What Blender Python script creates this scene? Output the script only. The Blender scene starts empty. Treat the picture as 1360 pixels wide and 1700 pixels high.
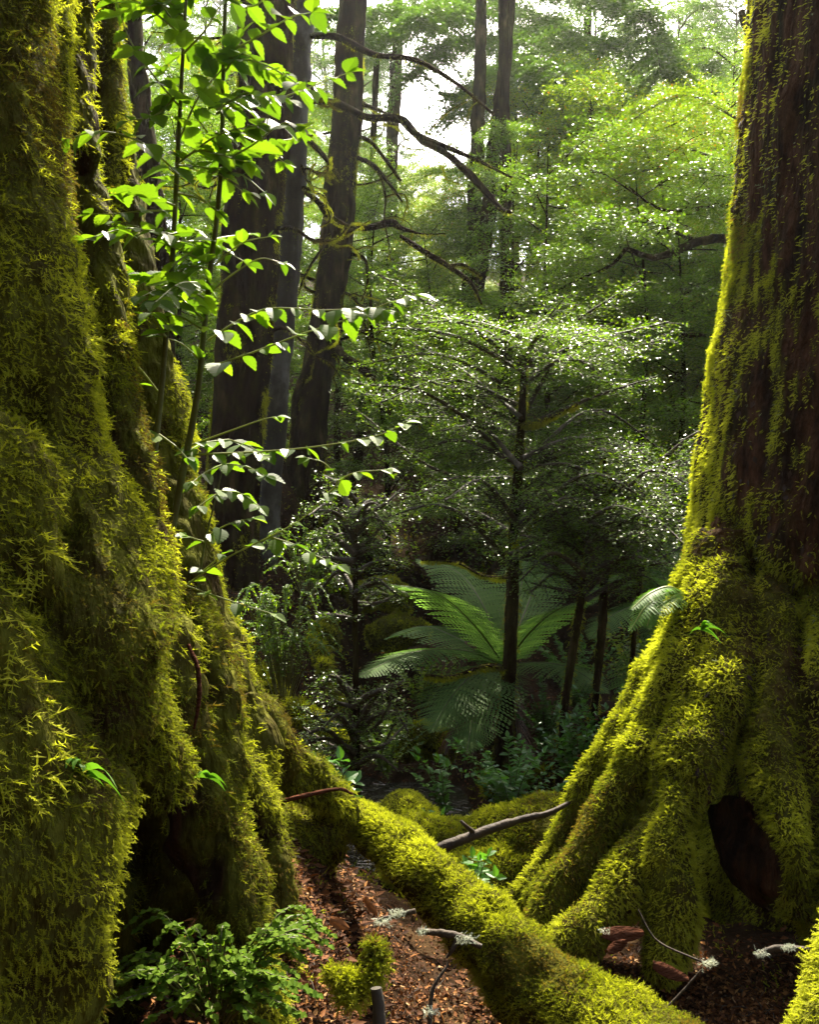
import bpy, math
import numpy as np
from math import radians, sin, cos, pi

sc = bpy.context.scene
COL = sc.collection
F_PX = 1472.0            # focal length in photo pixels (1360 x 1700)
CAM_Z = 1.5

# ------------------------------------------------------------------ camera, sky, sun
cam_d = bpy.data.cameras.new("camera"); cam = bpy.data.objects.new("camera", cam_d); COL.objects.link(cam)
cam.location = (0, 0, CAM_Z); cam.rotation_euler = (radians(90), 0, 0)
cam_d.sensor_fit = 'VERTICAL'; cam_d.sensor_height = 24.0; cam_d.lens = F_PX / 1700 * 24.0
cam_d.clip_start = 0.05; cam_d.clip_end = 1000
sc.camera = cam
SUN_EL, SUN_AZ = radians(50), radians(11)      # azimuth from +Y towards +X
w = bpy.data.worlds.new("World"); sc.world = w; w.use_nodes = True
nt = w.node_tree; bg = nt.nodes["Background"]
sky = nt.nodes.new("ShaderNodeTexSky"); sky.sky_type = 'NISHITA'; sky.sun_disc = False
sky.sun_elevation = SUN_EL; sky.sun_rotation = SUN_AZ
sky.dust_density = 5.0; sky.air_density = .8; sky.ozone_density = .6
nt.links.new(sky.outputs[0], bg.inputs[0]); bg.inputs[1].default_value = 0.15
sl = bpy.data.lights.new("sun", 'SUN'); sl.energy = 5.0; sl.angle = radians(0.5); sl.color = (1.0, 0.91, 0.74)
so = bpy.data.objects.new("sun", sl); COL.objects.link(so)
so.rotation_euler = (-(pi/2 - SUN_EL), 0, -SUN_AZ)
so.location = (0, 20, 30)
sc.view_settings.view_transform = 'Standard'; sc.view_settings.look = 'None'
sc.view_settings.exposure = 2.05; sc.view_settings.gamma = 1
cy = sc.cycles
cy.max_bounces = 7; cy.diffuse_bounces = 3; cy.glossy_bounces = 2; cy.transmission_bounces = 5
cy.volume_bounces = 0; cy.transparent_max_bounces = 8; cy.use_denoising = True
cy.sample_clamp_indirect = 4.0
try: cy.use_light_tree = False
except Exception: pass

# ------------------------------------------------------------------ helpers
def P(px, py, d):
    return np.array([(px-680)/F_PX*d, d, CAM_Z+(850-py)/F_PX*d])
def PP(lst): return np.array([P(*a[:3]) for a in lst])
def nrm(a):
    return a/np.maximum(np.linalg.norm(a, axis=-1, keepdims=True), 1e-9)
def hsh(i, j, k, seed):
    n = (i*73856093) ^ (j*19349663) ^ (k*83492791) ^ (seed*2654435)
    n = (n ^ (n >> 13))*1274126177 & 0x7fffffff
    n = (n ^ (n >> 16))*668265263 & 0x7fffffff
    return ((n ^ (n >> 15)) & 0xffff)/65535.0
def vnoise(p, scale, seed=0):
    q = np.asarray(p, float)*scale; i = np.floor(q).astype(np.int64); f = q-i; f = f*f*(3-2*f)
    r = 0
    for a in (0, 1):
        for b in (0, 1):
            for c in (0, 1):
                wgt = (f[:, 0] if a else 1-f[:, 0])*(f[:, 1] if b else 1-f[:, 1])*(f[:, 2] if c else 1-f[:, 2])
                r = r+wgt*hsh(i[:, 0]+a, i[:, 1]+b, i[:, 2]+c, seed)
    return r*2-1
def fbm(p, scale, seed=0, o=3):
    return sum(vnoise(p, scale*2**k, seed+k)*0.5**k for k in range(o))
def sstep(a, b, x):
    t = np.clip((x-a)/(b-a), 0, 1); return t*t*(3-2*t)

class Geo:
    """collects vertices, faces (tri or quad arrays), and one per-vertex value"""
    def __init__(s): s.v = []; s.f = {3: [], 4: []}; s.c = []; s.n = 0
    def add(s, V, F, c=0.5):
        V = np.asarray(V, float).reshape(-1, 3); F = np.asarray(F, np.int64)
        if len(V) == 0: return
        s.v.append(V); s.f[F.shape[1]].append(F+s.n)
        s.c.append(np.full(len(V), c) if np.isscalar(c) else np.asarray(c, float)); s.n += len(V)
    def build(s, name, mat, parent=None, smooth=False, loc=None):
        V = np.concatenate(s.v); C = np.concatenate(s.c)
        if loc is not None: V = V-np.asarray(loc)
        me = bpy.data.meshes.new(name)
        tri = np.concatenate(s.f[3]) if s.f[3] else np.zeros((0, 3), np.int64)
        qd = np.concatenate(s.f[4]) if s.f[4] else np.zeros((0, 4), np.int64)
        nl = tri.size+qd.size; nf = len(tri)+len(qd)
        me.vertices.add(len(V)); me.vertices.foreach_set("co", V.astype(np.float32).ravel())
        me.loops.add(nl); me.loops.foreach_set("vertex_index", np.concatenate([tri.ravel(), qd.ravel()]).astype(np.int32))
        me.polygons.add(nf)
        st = np.concatenate([np.arange(len(tri))*3, tri.size+np.arange(len(qd))*4]).astype(np.int32)
        me.polygons.foreach_set("loop_start", st)
        if smooth: me.polygons.foreach_set("use_smooth", np.ones(nf, bool))
        at = me.attributes.new("var", 'FLOAT', 'POINT'); at.data.foreach_set("value", C.astype(np.float32))
        me.update(calc_edges=True)
        for m in (mat if isinstance(mat, (list, tuple)) else [mat]): me.materials.append(m)
        o = bpy.data.objects.new(name, me); COL.objects.link(o)
        if parent is not None: o.parent = parent
        return o
def tag(o, label=None, cat=None, group=None, kind=None):
    if label: o['label'] = label
    if cat: o['category'] = cat
    if group: o['group'] = group
    if kind: o['kind'] = kind
    return o
def thing(name, loc, label, cat, group=None):
    o = bpy.data.objects.new(name, None); COL.objects.link(o); o.location = tuple(loc); o.empty_display_size = .2
    return tag(o, label, cat, group)
def dup(root, loc, rz, s, label=None, group=None, tilt=(0, 0)):
    r = root.copy(); COL.objects.link(r); r.location = loc; r.rotation_euler = (tilt[0], tilt[1], rz); r.scale = (s, s, s)
    if label: r['label'] = label
    if group: r['group'] = group
    for ch in list(root.children):
        c = ch.copy(); COL.objects.link(c); c.parent = r
    return r
def spline(pts, n, rad=None):
    p = np.asarray(pts, float)
    if rad is not None: p = np.c_[p, np.asarray(rad, float)]
    if len(p) == 2: t = np.linspace(0, 1, n)[:, None]; r = p[0]*(1-t)+p[1]*t
    else:
        q = np.vstack([2*p[0]-p[1], p, 2*p[-1]-p[-2]]); t = np.linspace(0, len(p)-1-1e-6, n); i = t.astype(int); f = (t-i)[:, None]
        a, b, c, d = q[i], q[i+1], q[i+2], q[i+3]
        r = .5*(2*b+(c-a)*f+(2*a-5*b+4*c-d)*f**2+(3*b-a-3*c+d)*f**3)
    return (r[:, :3], np.maximum(r[:, 3], 1e-4)) if rad is not None else r
def tube(g, pts, rad, sides=8, n=None, jit=0.0, seed=0, cap=True, c=0.5, flute=0):
    n = n or max(4, len(pts)*4)
    p, r = spline(pts, n, np.broadcast_to(rad, (len(pts),)))
    t = nrm(np.gradient(p, axis=0)); up = np.array([0, 0, 1.]) if abs(t[0, 2]) < .8 else np.array([0, 1., 0])
    a = nrm(np.cross(t, up)); b = np.cross(t, a)
    th = np.arange(sides)/sides*2*pi
    ring = a[:, None, :]*np.cos(th)[None, :, None]+b[:, None, :]*np.sin(th)[None, :, None]
    rr = r[:, None]*np.ones((1, sides))
    V0 = p[:, None, :]+ring*rr[:, :, None]
    if jit:
        nz = fbm(V0.reshape(-1, 3), .6/max(float(np.mean(r)), 1e-3), seed, 3).reshape(n, sides)
        if flute: nz = nz+flute*vnoise(np.c_[np.repeat(p[:, 2]*.7, sides), np.tile(np.cos(th)*3, n), np.tile(np.sin(th)*3, n)], 1, seed+9).reshape(n, sides)
        V0 = V0+ring*(rr*nz*jit)[:, :, None]
    i = np.arange(n-1)[:, None]*sides; j = np.arange(sides)[None, :]; k = (j+1) % sides
    Fq = np.stack([i+j, i+k, i+sides+k, i+sides+j], -1).reshape(-1, 4)
    V = V0.reshape(-1, 3)
    g.add(V, Fq, c)
    if cap:
        for e in (0, n-1):
            ctr = p[e]; R = V0[e]
            f = np.stack([np.full(sides, sides), np.arange(sides), (np.arange(sides)+1) % sides], -1)
            if e == 0: f = f[:, [0, 2, 1]]
            g.add(np.vstack([R, ctr]), f, c)
    return p, r
def sample(V, F, n, rng):
    T = F if F.shape[1] == 3 else np.vstack([F[:, [0, 1, 2]], F[:, [0, 2, 3]]])
    a, b, c = V[T[:, 0]], V[T[:, 1]], V[T[:, 2]]; cr = np.cross(b-a, c-a); ar = np.linalg.norm(cr, axis=1)
    cs = np.cumsum(ar); idx = np.minimum(np.searchsorted(cs, rng.random(n)*cs[-1]), len(T)-1)
    u = rng.random((n, 1)); v = rng.random((n, 1)); m = u+v > 1; u = np.where(m, 1-u, u); v = np.where(m, 1-v, v)
    return a[idx]+(b[idx]-a[idx])*u+(c[idx]-a[idx])*v, cr[idx]/np.maximum(ar[idx, None], 1e-12)
def facing(p, n, lim=-.25):
    return (nrm(np.array([0, 0, CAM_Z])-p)*n).sum(1) > lim
def in_view(p, m=.35):
    d = np.maximum(p[:, 1], .1); return (p[:, 1] > .2) & (np.abs(p[:, 0]/d) < .462+m) & (np.abs((p[:, 2]-CAM_Z)/d) < .577+m)

# ------------------------------------------------------------------ materials
def new_mat(name):
    m = bpy.data.materials.new(name); m.use_nodes = True; t = m.node_tree; t.nodes.clear()
    return m, t, t.nodes.new, t.links.new
def ramp(t, stops):
    r = t.nodes.new("ShaderNodeValToRGB"); e = r.color_ramp.elements
    while len(e) < len(stops): e.new(.5)
    for el, (p, c) in zip(e, stops): el.position = p; el.color = (*c, 1)
    return r
def leaf_mat(name, stops, rough=.4, spec=.5, trans=.45, tint=(1.25, 1.35, .55)):
    m, t, N, L = new_mat(name)
    at = N("ShaderNodeAttribute"); at.attribute_name = "var"
    r = ramp(t, stops); L(at.outputs["Fac"], r.inputs[0])
    pr = N("ShaderNodeBsdfPrincipled"); pr.inputs["Roughness"].default_value = rough; pr.inputs["Specular IOR Level"].default_value = spec
    tr = N("ShaderNodeBsdfTranslucent"); mx = N("ShaderNodeMixShader"); mx.inputs[0].default_value = trans
    mul = N("ShaderNodeMix"); mul.data_type = 'RGBA'; mul.blend_type = 'MULTIPLY'; mul.inputs[0].default_value = 1
    mul.inputs[7].default_value = (*tint, 1)
    L(r.outputs[0], pr.inputs["Base Color"]); L(r.outputs[0], mul.inputs[6]); L(mul.outputs[2], tr.inputs[0])
    L(pr.outputs[0], mx.inputs[1]); L(tr.outputs[0], mx.inputs[2])
    o = N("ShaderNodeOutputMaterial"); L(mx.outputs[0], o.inputs[0]); return m
def rough_mat(name, stops, scale=6, stretch=(1, 1, 1), rough=.85, bump=.4, spec=.3, detail=8, bscale=None, bdist=.02):
    m, t, N, L = new_mat(name)
    tc = N("ShaderNodeTexCoord"); mp = N("ShaderNodeMapping"); mp.inputs["Scale"].default_value = stretch
    L(tc.outputs["Object"], mp.inputs[0])
    n1 = N("ShaderNodeTexNoise"); n1.inputs["Scale"].default_value = scale; n1.inputs["Detail"].default_value = detail; n1.inputs["Roughness"].default_value = .65
    L(mp.outputs[0], n1.inputs[0]); r = ramp(t, stops); L(n1.outputs[0], r.inputs[0])
    n2 = N("ShaderNodeTexNoise"); n2.inputs["Scale"].default_value = bscale or scale*4; n2.inputs["Detail"].default_value = 6
    L(mp.outputs[0], n2.inputs[0]); b = N("ShaderNodeBump"); b.inputs["Strength"].default_value = bump; b.inputs["Distance"].default_value = bdist
    L(n2.outputs[0], b.inputs["Height"])
    pr = N("ShaderNodeBsdfPrincipled"); pr.inputs["Roughness"].default_value = rough; pr.inputs["Specular IOR Level"].default_value = spec
    L(r.outputs[0], pr.inputs["Base Color"]); L(b.outputs[0], pr.inputs["Normal"])
    o = N("ShaderNodeOutputMaterial"); L(pr.outputs[0], o.inputs[0]); return m

def mix_mat(name, moss_st, bark_st, stretch=(1.6, 1.6, .5)):
    m, t, N, L = new_mat(name)
    tc = N("ShaderNodeTexCoord"); mp = N("ShaderNodeMapping"); mp.inputs["Scale"].default_value = stretch; L(tc.outputs["Object"], mp.inputs[0])
    n1 = N("ShaderNodeTexNoise"); n1.inputs["Scale"].default_value = 14; n1.inputs["Detail"].default_value = 8; L(tc.outputs["Object"], n1.inputs[0]); r1 = ramp(t, moss_st); L(n1.outputs[0], r1.inputs[0])
    n2 = N("ShaderNodeTexNoise"); n2.inputs["Scale"].default_value = 6; n2.inputs["Detail"].default_value = 12; n2.inputs["Roughness"].default_value = .72; L(mp.outputs[0], n2.inputs[0]); r2 = ramp(t, bark_st); L(n2.outputs[0], r2.inputs[0])
    vo = N("ShaderNodeTexVoronoi"); vo.inputs["Scale"].default_value = 22; L(mp.outputs[0], vo.inputs[0])
    n3 = N("ShaderNodeTexNoise"); n3.inputs["Scale"].default_value = 40; n3.inputs["Detail"].default_value = 8; L(mp.outputs[0], n3.inputs[0])
    ad = N("ShaderNodeMath"); ad.operation = 'MULTIPLY_ADD'; ad.inputs[1].default_value = .6; L(vo.outputs["Distance"], ad.inputs[0]); L(n3.outputs[0], ad.inputs[2])
    b = N("ShaderNodeBump"); b.inputs["Strength"].default_value = 1; b.inputs["Distance"].default_value = .03; L(ad.outputs[0], b.inputs["Height"])
    at = N("ShaderNodeAttribute"); at.attribute_name = "var"
    mx = N("ShaderNodeMix"); mx.data_type = 'RGBA'; L(at.outputs["Fac"], mx.inputs[0]); L(r2.outputs[0], mx.inputs[6]); L(r1.outputs[0], mx.inputs[7])
    pr = N("ShaderNodeBsdfPrincipled"); pr.inputs["Roughness"].default_value = .9; pr.inputs["Specular IOR Level"].default_value = .03
    L(mx.outputs[2], pr.inputs["Base Color"]); L(b.outputs[0], pr.inputs["Normal"]); o = N("ShaderNodeOutputMaterial"); L(pr.outputs[0], o.inputs[0]); return m
M = {}
M['trunk_left'] = mix_mat('mossy_red_bark', [(.3, (.035, .024, .007)), (.5, (.06, .06, .008)), (.7, (.11, .115, .012))], [(.3, (.008, .004, .003)), (.5, (.03, .016, .009)), (.65, (.07, .032, .018)), (.8, (.10, .07, .04))])
M['trunk_right'] = mix_mat('mossy_brown_bark', [(.3, (.035, .024, .007)), (.5, (.06, .06, .008)), (.7, (.11, .115, .012))], [(.3, (.006, .003, .002)), (.45, (.020, .010, .006)), (.55, (.055, .024, .012)), (.66, (.10, .05, .027)), (.76, (.19, .14, .09))])
M['moss'] = leaf_mat('moss_frond', [(0, (.10, .07, .016)), (.14, (.13, .115, .02)), (.34, (.105, .125, .012)), (.66, (.23, .24, .016)), (1, (.36, .37, .03))], .8, .04, .52, (1.4, 1.5, .55))
M['moss_gold_lit'] = leaf_mat('moss_golden_lit', [(0, (.16, .11, .02)), (.2, (.12, .145, .013)), (.6, (.27, .285, .018)), (1, (.38, .39, .04))], .8, .04, .52, (1.4, 1.47, .55))  # lighter moss; on sun-facing sides it paints sunlight into the colour
M['moss_dark'] = leaf_mat('moss_shade', [(0, (.08, .055, .014)), (.5, (.075, .10, .013)), (1, (.15, .18, .02))], .75, .12, .4, (1.3, 1.35, .6))
M['moss_base'] = rough_mat('moss_underlayer', [(.3, (.035, .024, .007)), (.5, (.055, .055, .008)), (.7, (.10, .105, .012))], 14, rough=1, bump=1, bscale=90, bdist=.02, spec=.02)
M['bark_right'] = rough_mat('wet_brown_bark', [(.25, (.006, .003, .002)), (.45, (.022, .012, .007)), (.6, (.05, .025, .013)), (.72, (.09, .05, .028)), (.85, (.13, .09, .055))], 4, (1.6, 1.6, .5), .75, 1.0, .25, 12, 18, .04)
M['bark_dark'] = rough_mat('dark_mossy_bark', [(.35, (.005, .003, .002)), (.48, (.020, .010, .005)), (.56, (.030, .026, .007)), (.68, (.085, .055, .028))], 5, (1.6, 1.6, .5), 1, 1, .02, 10, 16, .03)
M['bark_grey'] = rough_mat('grey_blotched_bark', [(.3, (.018, .014, .009)), (.5, (.05, .042, .028)), (.62, (.13, .125, .10)), (.8, (.05, .06, .02))], 3, (1, 1, .6), .8, .6, .3, 8, 20, .02)
M['twig'] = rough_mat('brown_twig', [(.3, (.02, .014, .009)), (.7, (.06, .042, .024))], 20, rough=.75, bump=.3)
M['green_stem'] = rough_mat('green_stem', [(.3, (.05, .045, .012)), (.7, (.09, .11, .02))], 20, rough=.5, bump=.2)
M['lime_stem'] = leaf_mat('lime_shoot', [(0, (.17, .19, .03)), (1, (.22, .26, .04))], .45, .4, .3)
M['soil'] = rough_mat('wet_forest_soil', [(.3, (.010, .006, .003)), (.5, (.028, .016, .008)), (.66, (.05, .03, .013)), (.8, (.035, .042, .010))], 3, rough=1, spec=.03, bump=1, bscale=25, bdist=.03)
M['litter'] = leaf_mat('brown_leaf_litter', [(0, (.022, .010, .005)), (.4, (.07, .028, .011)), (.8, (.16, .065, .022)), (.94, (.30, .14, .04)), (1, (.34, .22, .11))], .7, .06, .15, (1.3, 1.0, .6))
M['sapling_leaf'] = leaf_mat('bright_serrated_leaf', [(0, (.05, .10, .010)), (.6, (.09, .16, .012)), (.93, (.12, .20, .015)), (.98, (.13, .20, .015)), (1, (.26, .20, .02))], .45, .16, .52, (1.5, 1.6, .45))
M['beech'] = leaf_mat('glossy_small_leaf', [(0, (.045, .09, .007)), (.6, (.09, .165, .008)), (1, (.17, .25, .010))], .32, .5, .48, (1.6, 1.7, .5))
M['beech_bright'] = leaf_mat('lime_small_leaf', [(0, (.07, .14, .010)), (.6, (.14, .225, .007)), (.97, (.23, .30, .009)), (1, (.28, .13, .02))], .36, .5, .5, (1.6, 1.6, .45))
M['conifer'] = leaf_mat('dark_spray', [(0, (.03, .065, .012)), (1, (.07, .13, .014))], .36, .6, .48, (1.6, 1.7, .55))
M['fern'] = leaf_mat('tree_fern_frond', [(0, (.07, .13, .035)), (1, (.14, .23, .06))], .6, .1, .5, (1.3, 1.5, .7))
M['fern_bright'] = leaf_mat('lime_fern', [(0, (.06, .15, .015)), (1, (.10, .22, .02))], .5, .15, .45)
M['dead_fern'] = leaf_mat('dead_brown_frond', [(0, (.06, .03, .012)), (1, (.12, .06, .025))], .6, .3, .3, (1.3, 1.1, .7))
M['shrub'] = leaf_mat('glossy_lance_leaf', [(0, (.045, .12, .02)), (1, (.09, .22, .03))], .3, .5, .42, (1.5, 1.6, .5))
M['soft_leaf'] = leaf_mat('soft_round_leaf', [(0, (.06, .12, .011)), (1, (.12, .19, .016))], .8, .05, .42, (1.4, 1.5, .6))
M['lichen'] = leaf_mat('pale_lichen', [(0, (.30, .34, .26)), (1, (.55, .57, .46))], .8, .2, .25, (1.1, 1.1, .9))
M['lichen_green'] = leaf_mat('grey_green_lichen', [(0, (.13, .17, .08)), (1, (.26, .30, .16))], .8, .2, .3, (1.2, 1.2, .8))
M['wood_flake'] = rough_mat('rotten_wood', [(.3, (.03, .011, .006)), (.6, (.08, .028, .013)), (.8, (.14, .06, .028))], 8, (1, 1, 4), .95, .8, .05)
def water_mat():
    m, t, N, L = new_mat('stream_water')
    n = N("ShaderNodeTexNoise"); n.inputs["Scale"].default_value = 9; b = N("ShaderNodeBump"); b.inputs["Strength"].default_value = .6; b.inputs["Distance"].default_value = .05
    L(n.outputs[0], b.inputs["Height"]); p = N("ShaderNodeBsdfPrincipled"); p.inputs["Base Color"].default_value = (.02, .018, .012, 1)
    p.inputs["Roughness"].default_value = .08; p.inputs["Specular IOR Level"].default_value = .6; L(b.outputs[0], p.inputs["Normal"])
    o = N("ShaderNodeOutputMaterial"); L(p.outputs[0], o.inputs[0]); return m
M['water'] = water_mat()

# ------------------------------------------------------------------ moss
def moss_templates(rng, k=12, pairs=7, spread=.25):
    out = []
    for _ in range(k):
        V = []; curl = rng.uniform(.15, .5); bend = rng.uniform(-.25, .25)
        ax = lambda t: np.array([t, bend*t*t, -curl*t*t])
        V += [ax(0)+[0, .03, 0], ax(0)-[0, .03, 0], ax(.55)+[0, .025, 0]]
        V += [ax(.0)-[0, .02, 0], ax(1), ax(.55)+[0, .03, 0]]
        for i in range(pairs):
            t = .12+.8*i/pairs+rng.uniform(-.03, .03)
            for s in (-1, 1):
                ll = spread*(1-.45*t)*rng.uniform(.6, 1.35); an = rng.uniform(.5, 1.1)
                b0, b1 = ax(t), ax(min(1, t+.09))
                tip = b0+np.array([cos(an)*ll, s*sin(an)*ll, rng.uniform(-.14, .10)])
                V += [b0, tip, b1] if s > 0 else [b0, b1, tip]
        out.append(np.array(V))
    return out
_r0 = np.random.default_rng(5)
MT = moss_templates(_r0); MT_FINE = moss_templates(_r0, 8, 3, .4)
def put(g, T, pos, f, up, size, col, rng):
    """T: list of triangle-soup templates"""
    f = nrm(f); s = nrm(np.cross(up, f)); u = np.cross(f, s)
    pick = rng.integers(0, len(T), len(pos))
    for k, tv in enumerate(T):
        m = pick == k
        if not m.any(): continue
        q = pos[m][:, None, :]+size[m][:, None, None]*(f[m][:, None, :]*tv[None, :, 0, None]+s[m][:, None, :]*tv[None, :, 1, None]+u[m][:, None, :]*tv[None, :, 2, None])
        n = m.sum()*len(tv)
        g.add(q.reshape(-1, 3), np.arange(n).reshape(-1, 3), np.repeat(col[m], len(tv)))
def moss(g, p, n, rng, size=.03, down=.7, out=.8, wild=.45, T=None, cbias=0.0, seed=3, jitter=.006, upb=0.0):
    k = len(p)
    f = n*out+np.array([0, 0, -1.])*down+rng.normal(0, wild, (k, 3))+np.array([0, 0, 1.])*upb
    cl = fbm(p, 9, seed, 2)
    sz = size*(.75+.5*rng.random(k))*(1+.45*cl)
    col = np.clip(.5+.7*fbm(p, 3.2, seed+5, 3)+.3*cl+rng.normal(0, .17, k)+cbias, 0, 1)
    pos = p+n*(rng.uniform(-.4, .6, (k, 1))*jitter)-n*.003
    up = n*.6+np.array([0, 0, .8])+rng.normal(0, .25, (k, 3))
    put(g, T or MT, pos, f, up, np.maximum(sz, .004), col, rng)
def remesh(g, voxel):
    o = g.build("tmp", M['moss_base']); md = o.modifiers.new("r", 'REMESH'); md.mode = 'VOXEL'; md.voxel_size = voxel
    dg = bpy.context.evaluated_depsgraph_get(); dg.update(); e = o.evaluated_get(dg); me = e.to_mesh()
    V = np.empty(len(me.vertices)*3, np.float32); me.vertices.foreach_get("co", V); V = V.reshape(-1, 3).astype(float)
    nl = len(me.loops); li = np.empty(nl, np.int32); me.loops.foreach_get("vertex_index", li)
    F = li.reshape(-1, 4) if nl == 4*len(me.polygons) else None
    if F is None:
        T = np.array([list(p.vertices) for p in me.polygons if len(p.vertices) == 4]); F = T
    e.to_mesh_clear(); m = o.data; bpy.data.objects.remove(o); bpy.data.meshes.remove(m)
    return V, F.astype(np.int64)
def vnormals(V, F):
    n = np.cross(V[F[:, 2]]-V[F[:, 0]], V[F[:, 3]]-V[F[:, 1]]); N = np.zeros_like(V)
    for k in range(4): np.add.at(N, F[:, k], n)
    return nrm(N)
def carve(V, F, k=.8, it=14):
    S = relax(V, F, it); N0 = vnormals(V, F); c = ((S-V)*N0).sum(1); return V-N0*(np.clip(c, 0, .05)*k)[:, None], c
def at_face(V, F, val, p):      # value at sampled points through a coarse hash
    h = {}
    q = np.round(V/.02).astype(int); key = q[:, 0]*73856093 ^ q[:, 1]*19349663 ^ q[:, 2]*83492791
    o = np.argsort(key); ks = key[o]; vs = val[o]; q = np.round(p/.02).astype(int); kp = q[:, 0]*73856093 ^ q[:, 1]*19349663 ^ q[:, 2]*83492791
    i = np.minimum(np.searchsorted(ks, kp), len(ks)-1); return np.where(ks[i] == kp, vs[i], 0)
def relax(V, F, it=4):
    for _ in range(it):
        S = np.zeros_like(V); C = np.zeros(len(V))
        for k in range(4):
            for j in (1, 3):
                np.add.at(S, F[:, k], V[F[:, (k+j) % 4]]); np.add.at(C, F[:, k], 1)
        V = .5*V+.5*S/C[:, None]
    return V

# ------------------------------------------------------------------ terrain
_by = [-60, -30, -12, -4, 0, 1.4, 3.0, 4.2, 5.6, 6.6, 8.2, 9.4, 12, 15, 22, 40, 90]
_bz = [48, 26, 9, .8, 0, .0, -.02, -.28, -.85, -1.15, -1.15, -.65, .4, 1.4, 4.6, 11, 26]  # steep rise behind the camera is added to block sky light
def hgt(x, y, noise=True):
    x = np.asarray(x, float); y = np.asarray(y, float)
    h = np.interp(y, _by, _bz)
    h = h+2.0*sstep(-.35, -1.7, x)*sstep(3.2, 5.5, y)*(1-sstep(11, 17, y))
    h = h+1.0*sstep(.35, 1.3, x)*sstep(4.0, 5.2, y)*(1-sstep(10, 14, y))
    h = h+.64*np.exp(-((x+.38)/.28)**2-((y-2.2)/1.2)**2)
    h = h-.25*np.exp(-((x-.1)/.2)**2-((y-2.05)/.35)**2)
    if noise:
        q = np.c_[x.ravel(), y.ravel(), np.zeros(x.size)]
        d = np.clip(y, 0, 30)
        h = h+(fbm(q, 1.3, 11, 4).reshape(x.shape)*.05*np.clip(d/3, .5, 4.5)+fbm(q, 7, 21, 2).reshape(x.shape)*.015)
    return h
g = Geo()
ys = np.concatenate([np.linspace(-60, 1, 50, endpoint=False), np.linspace(1, 5, 190, endpoint=False), np.linspace(5, 14, 180, endpoint=False), np.linspace(14, 110, 160)])
xs = np.concatenate([-np.geomspace(90, 2.2, 70), np.linspace(-2.1, 2.1, 200), np.geomspace(2.2, 90, 70)])
X, Y = np.meshgrid(xs, ys); Z = hgt(X, Y)
nx = len(xs); i = np.arange(len(ys)-1)[:, None]*nx; j = np.arange(nx-1)[None, :]
g.add(np.stack([X, Y, Z], -1).reshape(-1, 3), np.stack([i+j, i+j+1, i+nx+j+1, i+nx+j], -1).reshape(-1, 4))
tag(g.build("ground", M['soil'], smooth=True), kind='structure')
g = Geo(); wx = np.linspace(-2.2, 2.2, 30); wy = np.linspace(6.3, 8.8, 20); X, Y = np.meshgrid(wx, wy)
i = np.arange(19)[:, None]*30; j = np.arange(29)[None, :]
g.add(np.stack([X, Y, np.full_like(X, -1.04)+.012*np.sin(X*9+Y*7)], -1).reshape(-1, 3), np.stack([i+j, i+j+1, i+31+j, i+30+j], -1).reshape(-1, 4))
tag(g.build("stream_water", M['water'], smooth=True), kind='structure')
# fix quads order handled above

# ------------------------------------------------------------------ the great left tree
def edge(lst, side=1):
    """(edge px, py, depth, radius) -> centre chain; side=1 when px is the right edge"""
    pts = []; rad = []
    for px, py, d, r in lst:
        pts.append(P(px-side*r/d*F_PX, py, d)); rad.append(r)
    return np.array(pts), np.array(rad)
rng = np.random.default_rng(1)
LT = thing("mossy_trunk_tree", (-1.9, 2.1, -.2), "huge fluted trunk wrapped in shaggy moss with a black hollow at its foot", "tree")
base_l = np.array([-1.9, 2.1, -.2])
g = Geo()
def chain(lst, side=1, sides=14, n=None):
    p, r = edge(lst, side); tube(g, p, r, sides, n or len(lst)*7)
# nearest broad flute
chain([(70, -330, 1.62, .17), (78, -80, 1.6, .17), (82, 150, 1.55, .17), (104, 350, 1.5, .17), (145, 600, 1.46, .18), (165, 760, 1.44, .19), (222, 890, 1.42, .21), (265, 1010, 1.40, .22), (296, 1150, 1.38, .21), (300, 1255, 1.40, .14)])
chain([(-60, -330, 1.45, .2), (-50, 100, 1.4, .2), (-20, 500, 1.32, .2), (40, 850, 1.26, .21), (90, 1050, 1.22, .2), (130, 1200, 1.2, .2), (178, 1340, 1.2, .2), (160, 1480, 1.2, .2), (140, 1600, 1.2, .2), (110, 1900, 1.2, .2)])
chain([(30, 740, 1.32, .10), (112, 800, 1.29, .13), (120, 900, 1.27, .14), (140, 1020, 1.26, .13)])
# second thin flute
chain([(112, -330, 1.85, .07), (112, 0, 1.8, .07), (118, 250, 1.75, .07), (140, 480, 1.7, .08), (160, 680, 1.62, .09), (175, 820, 1.58, .1), (210, 920, 1.55, .1)])
chain([(152, -330, 2.1, .05), (154, 0, 2.05, .05), (160, 150, 2.0, .06), (165, 260, 1.95, .06)])
# third flute
chain([(150, -200, 2.15, .065), (150, 200, 2.05, .065), (188, 370, 1.98, .075), (214, 500, 1.94, .08), (234, 680, 1.88, .09), (266, 800, 1.85, .10), (276, 900, 1.83, .14), (300, 1020, 1.8, .13), (330, 1120, 1.75, .12)])
# fourth flute, runs down into the long right root
chain([(204, -330, 2.6, .13), (206, 0, 2.55, .075), (214, 200, 2.5, .075), (240, 330, 2.45, .08), (268, 480, 2.42, .085), (290, 600, 2.4, .095), (316, 690, 2.4, .12), (330, 800, 2.38, .2), (350, 900, 2.35, .22), (372, 1010, 2.33, .22), (425, 1130, 2.35, .2), (440, 1220, 2.35, .18)])
chain([(400, 1080, 2.38, .12), (450, 1180, 2.42, .10), (495, 1250, 2.48, .075), (545, 1300, 2.55, .055), (598, 1325, 2.62, .045), (610, 1372, 2.66, .04)], n=40)
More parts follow.
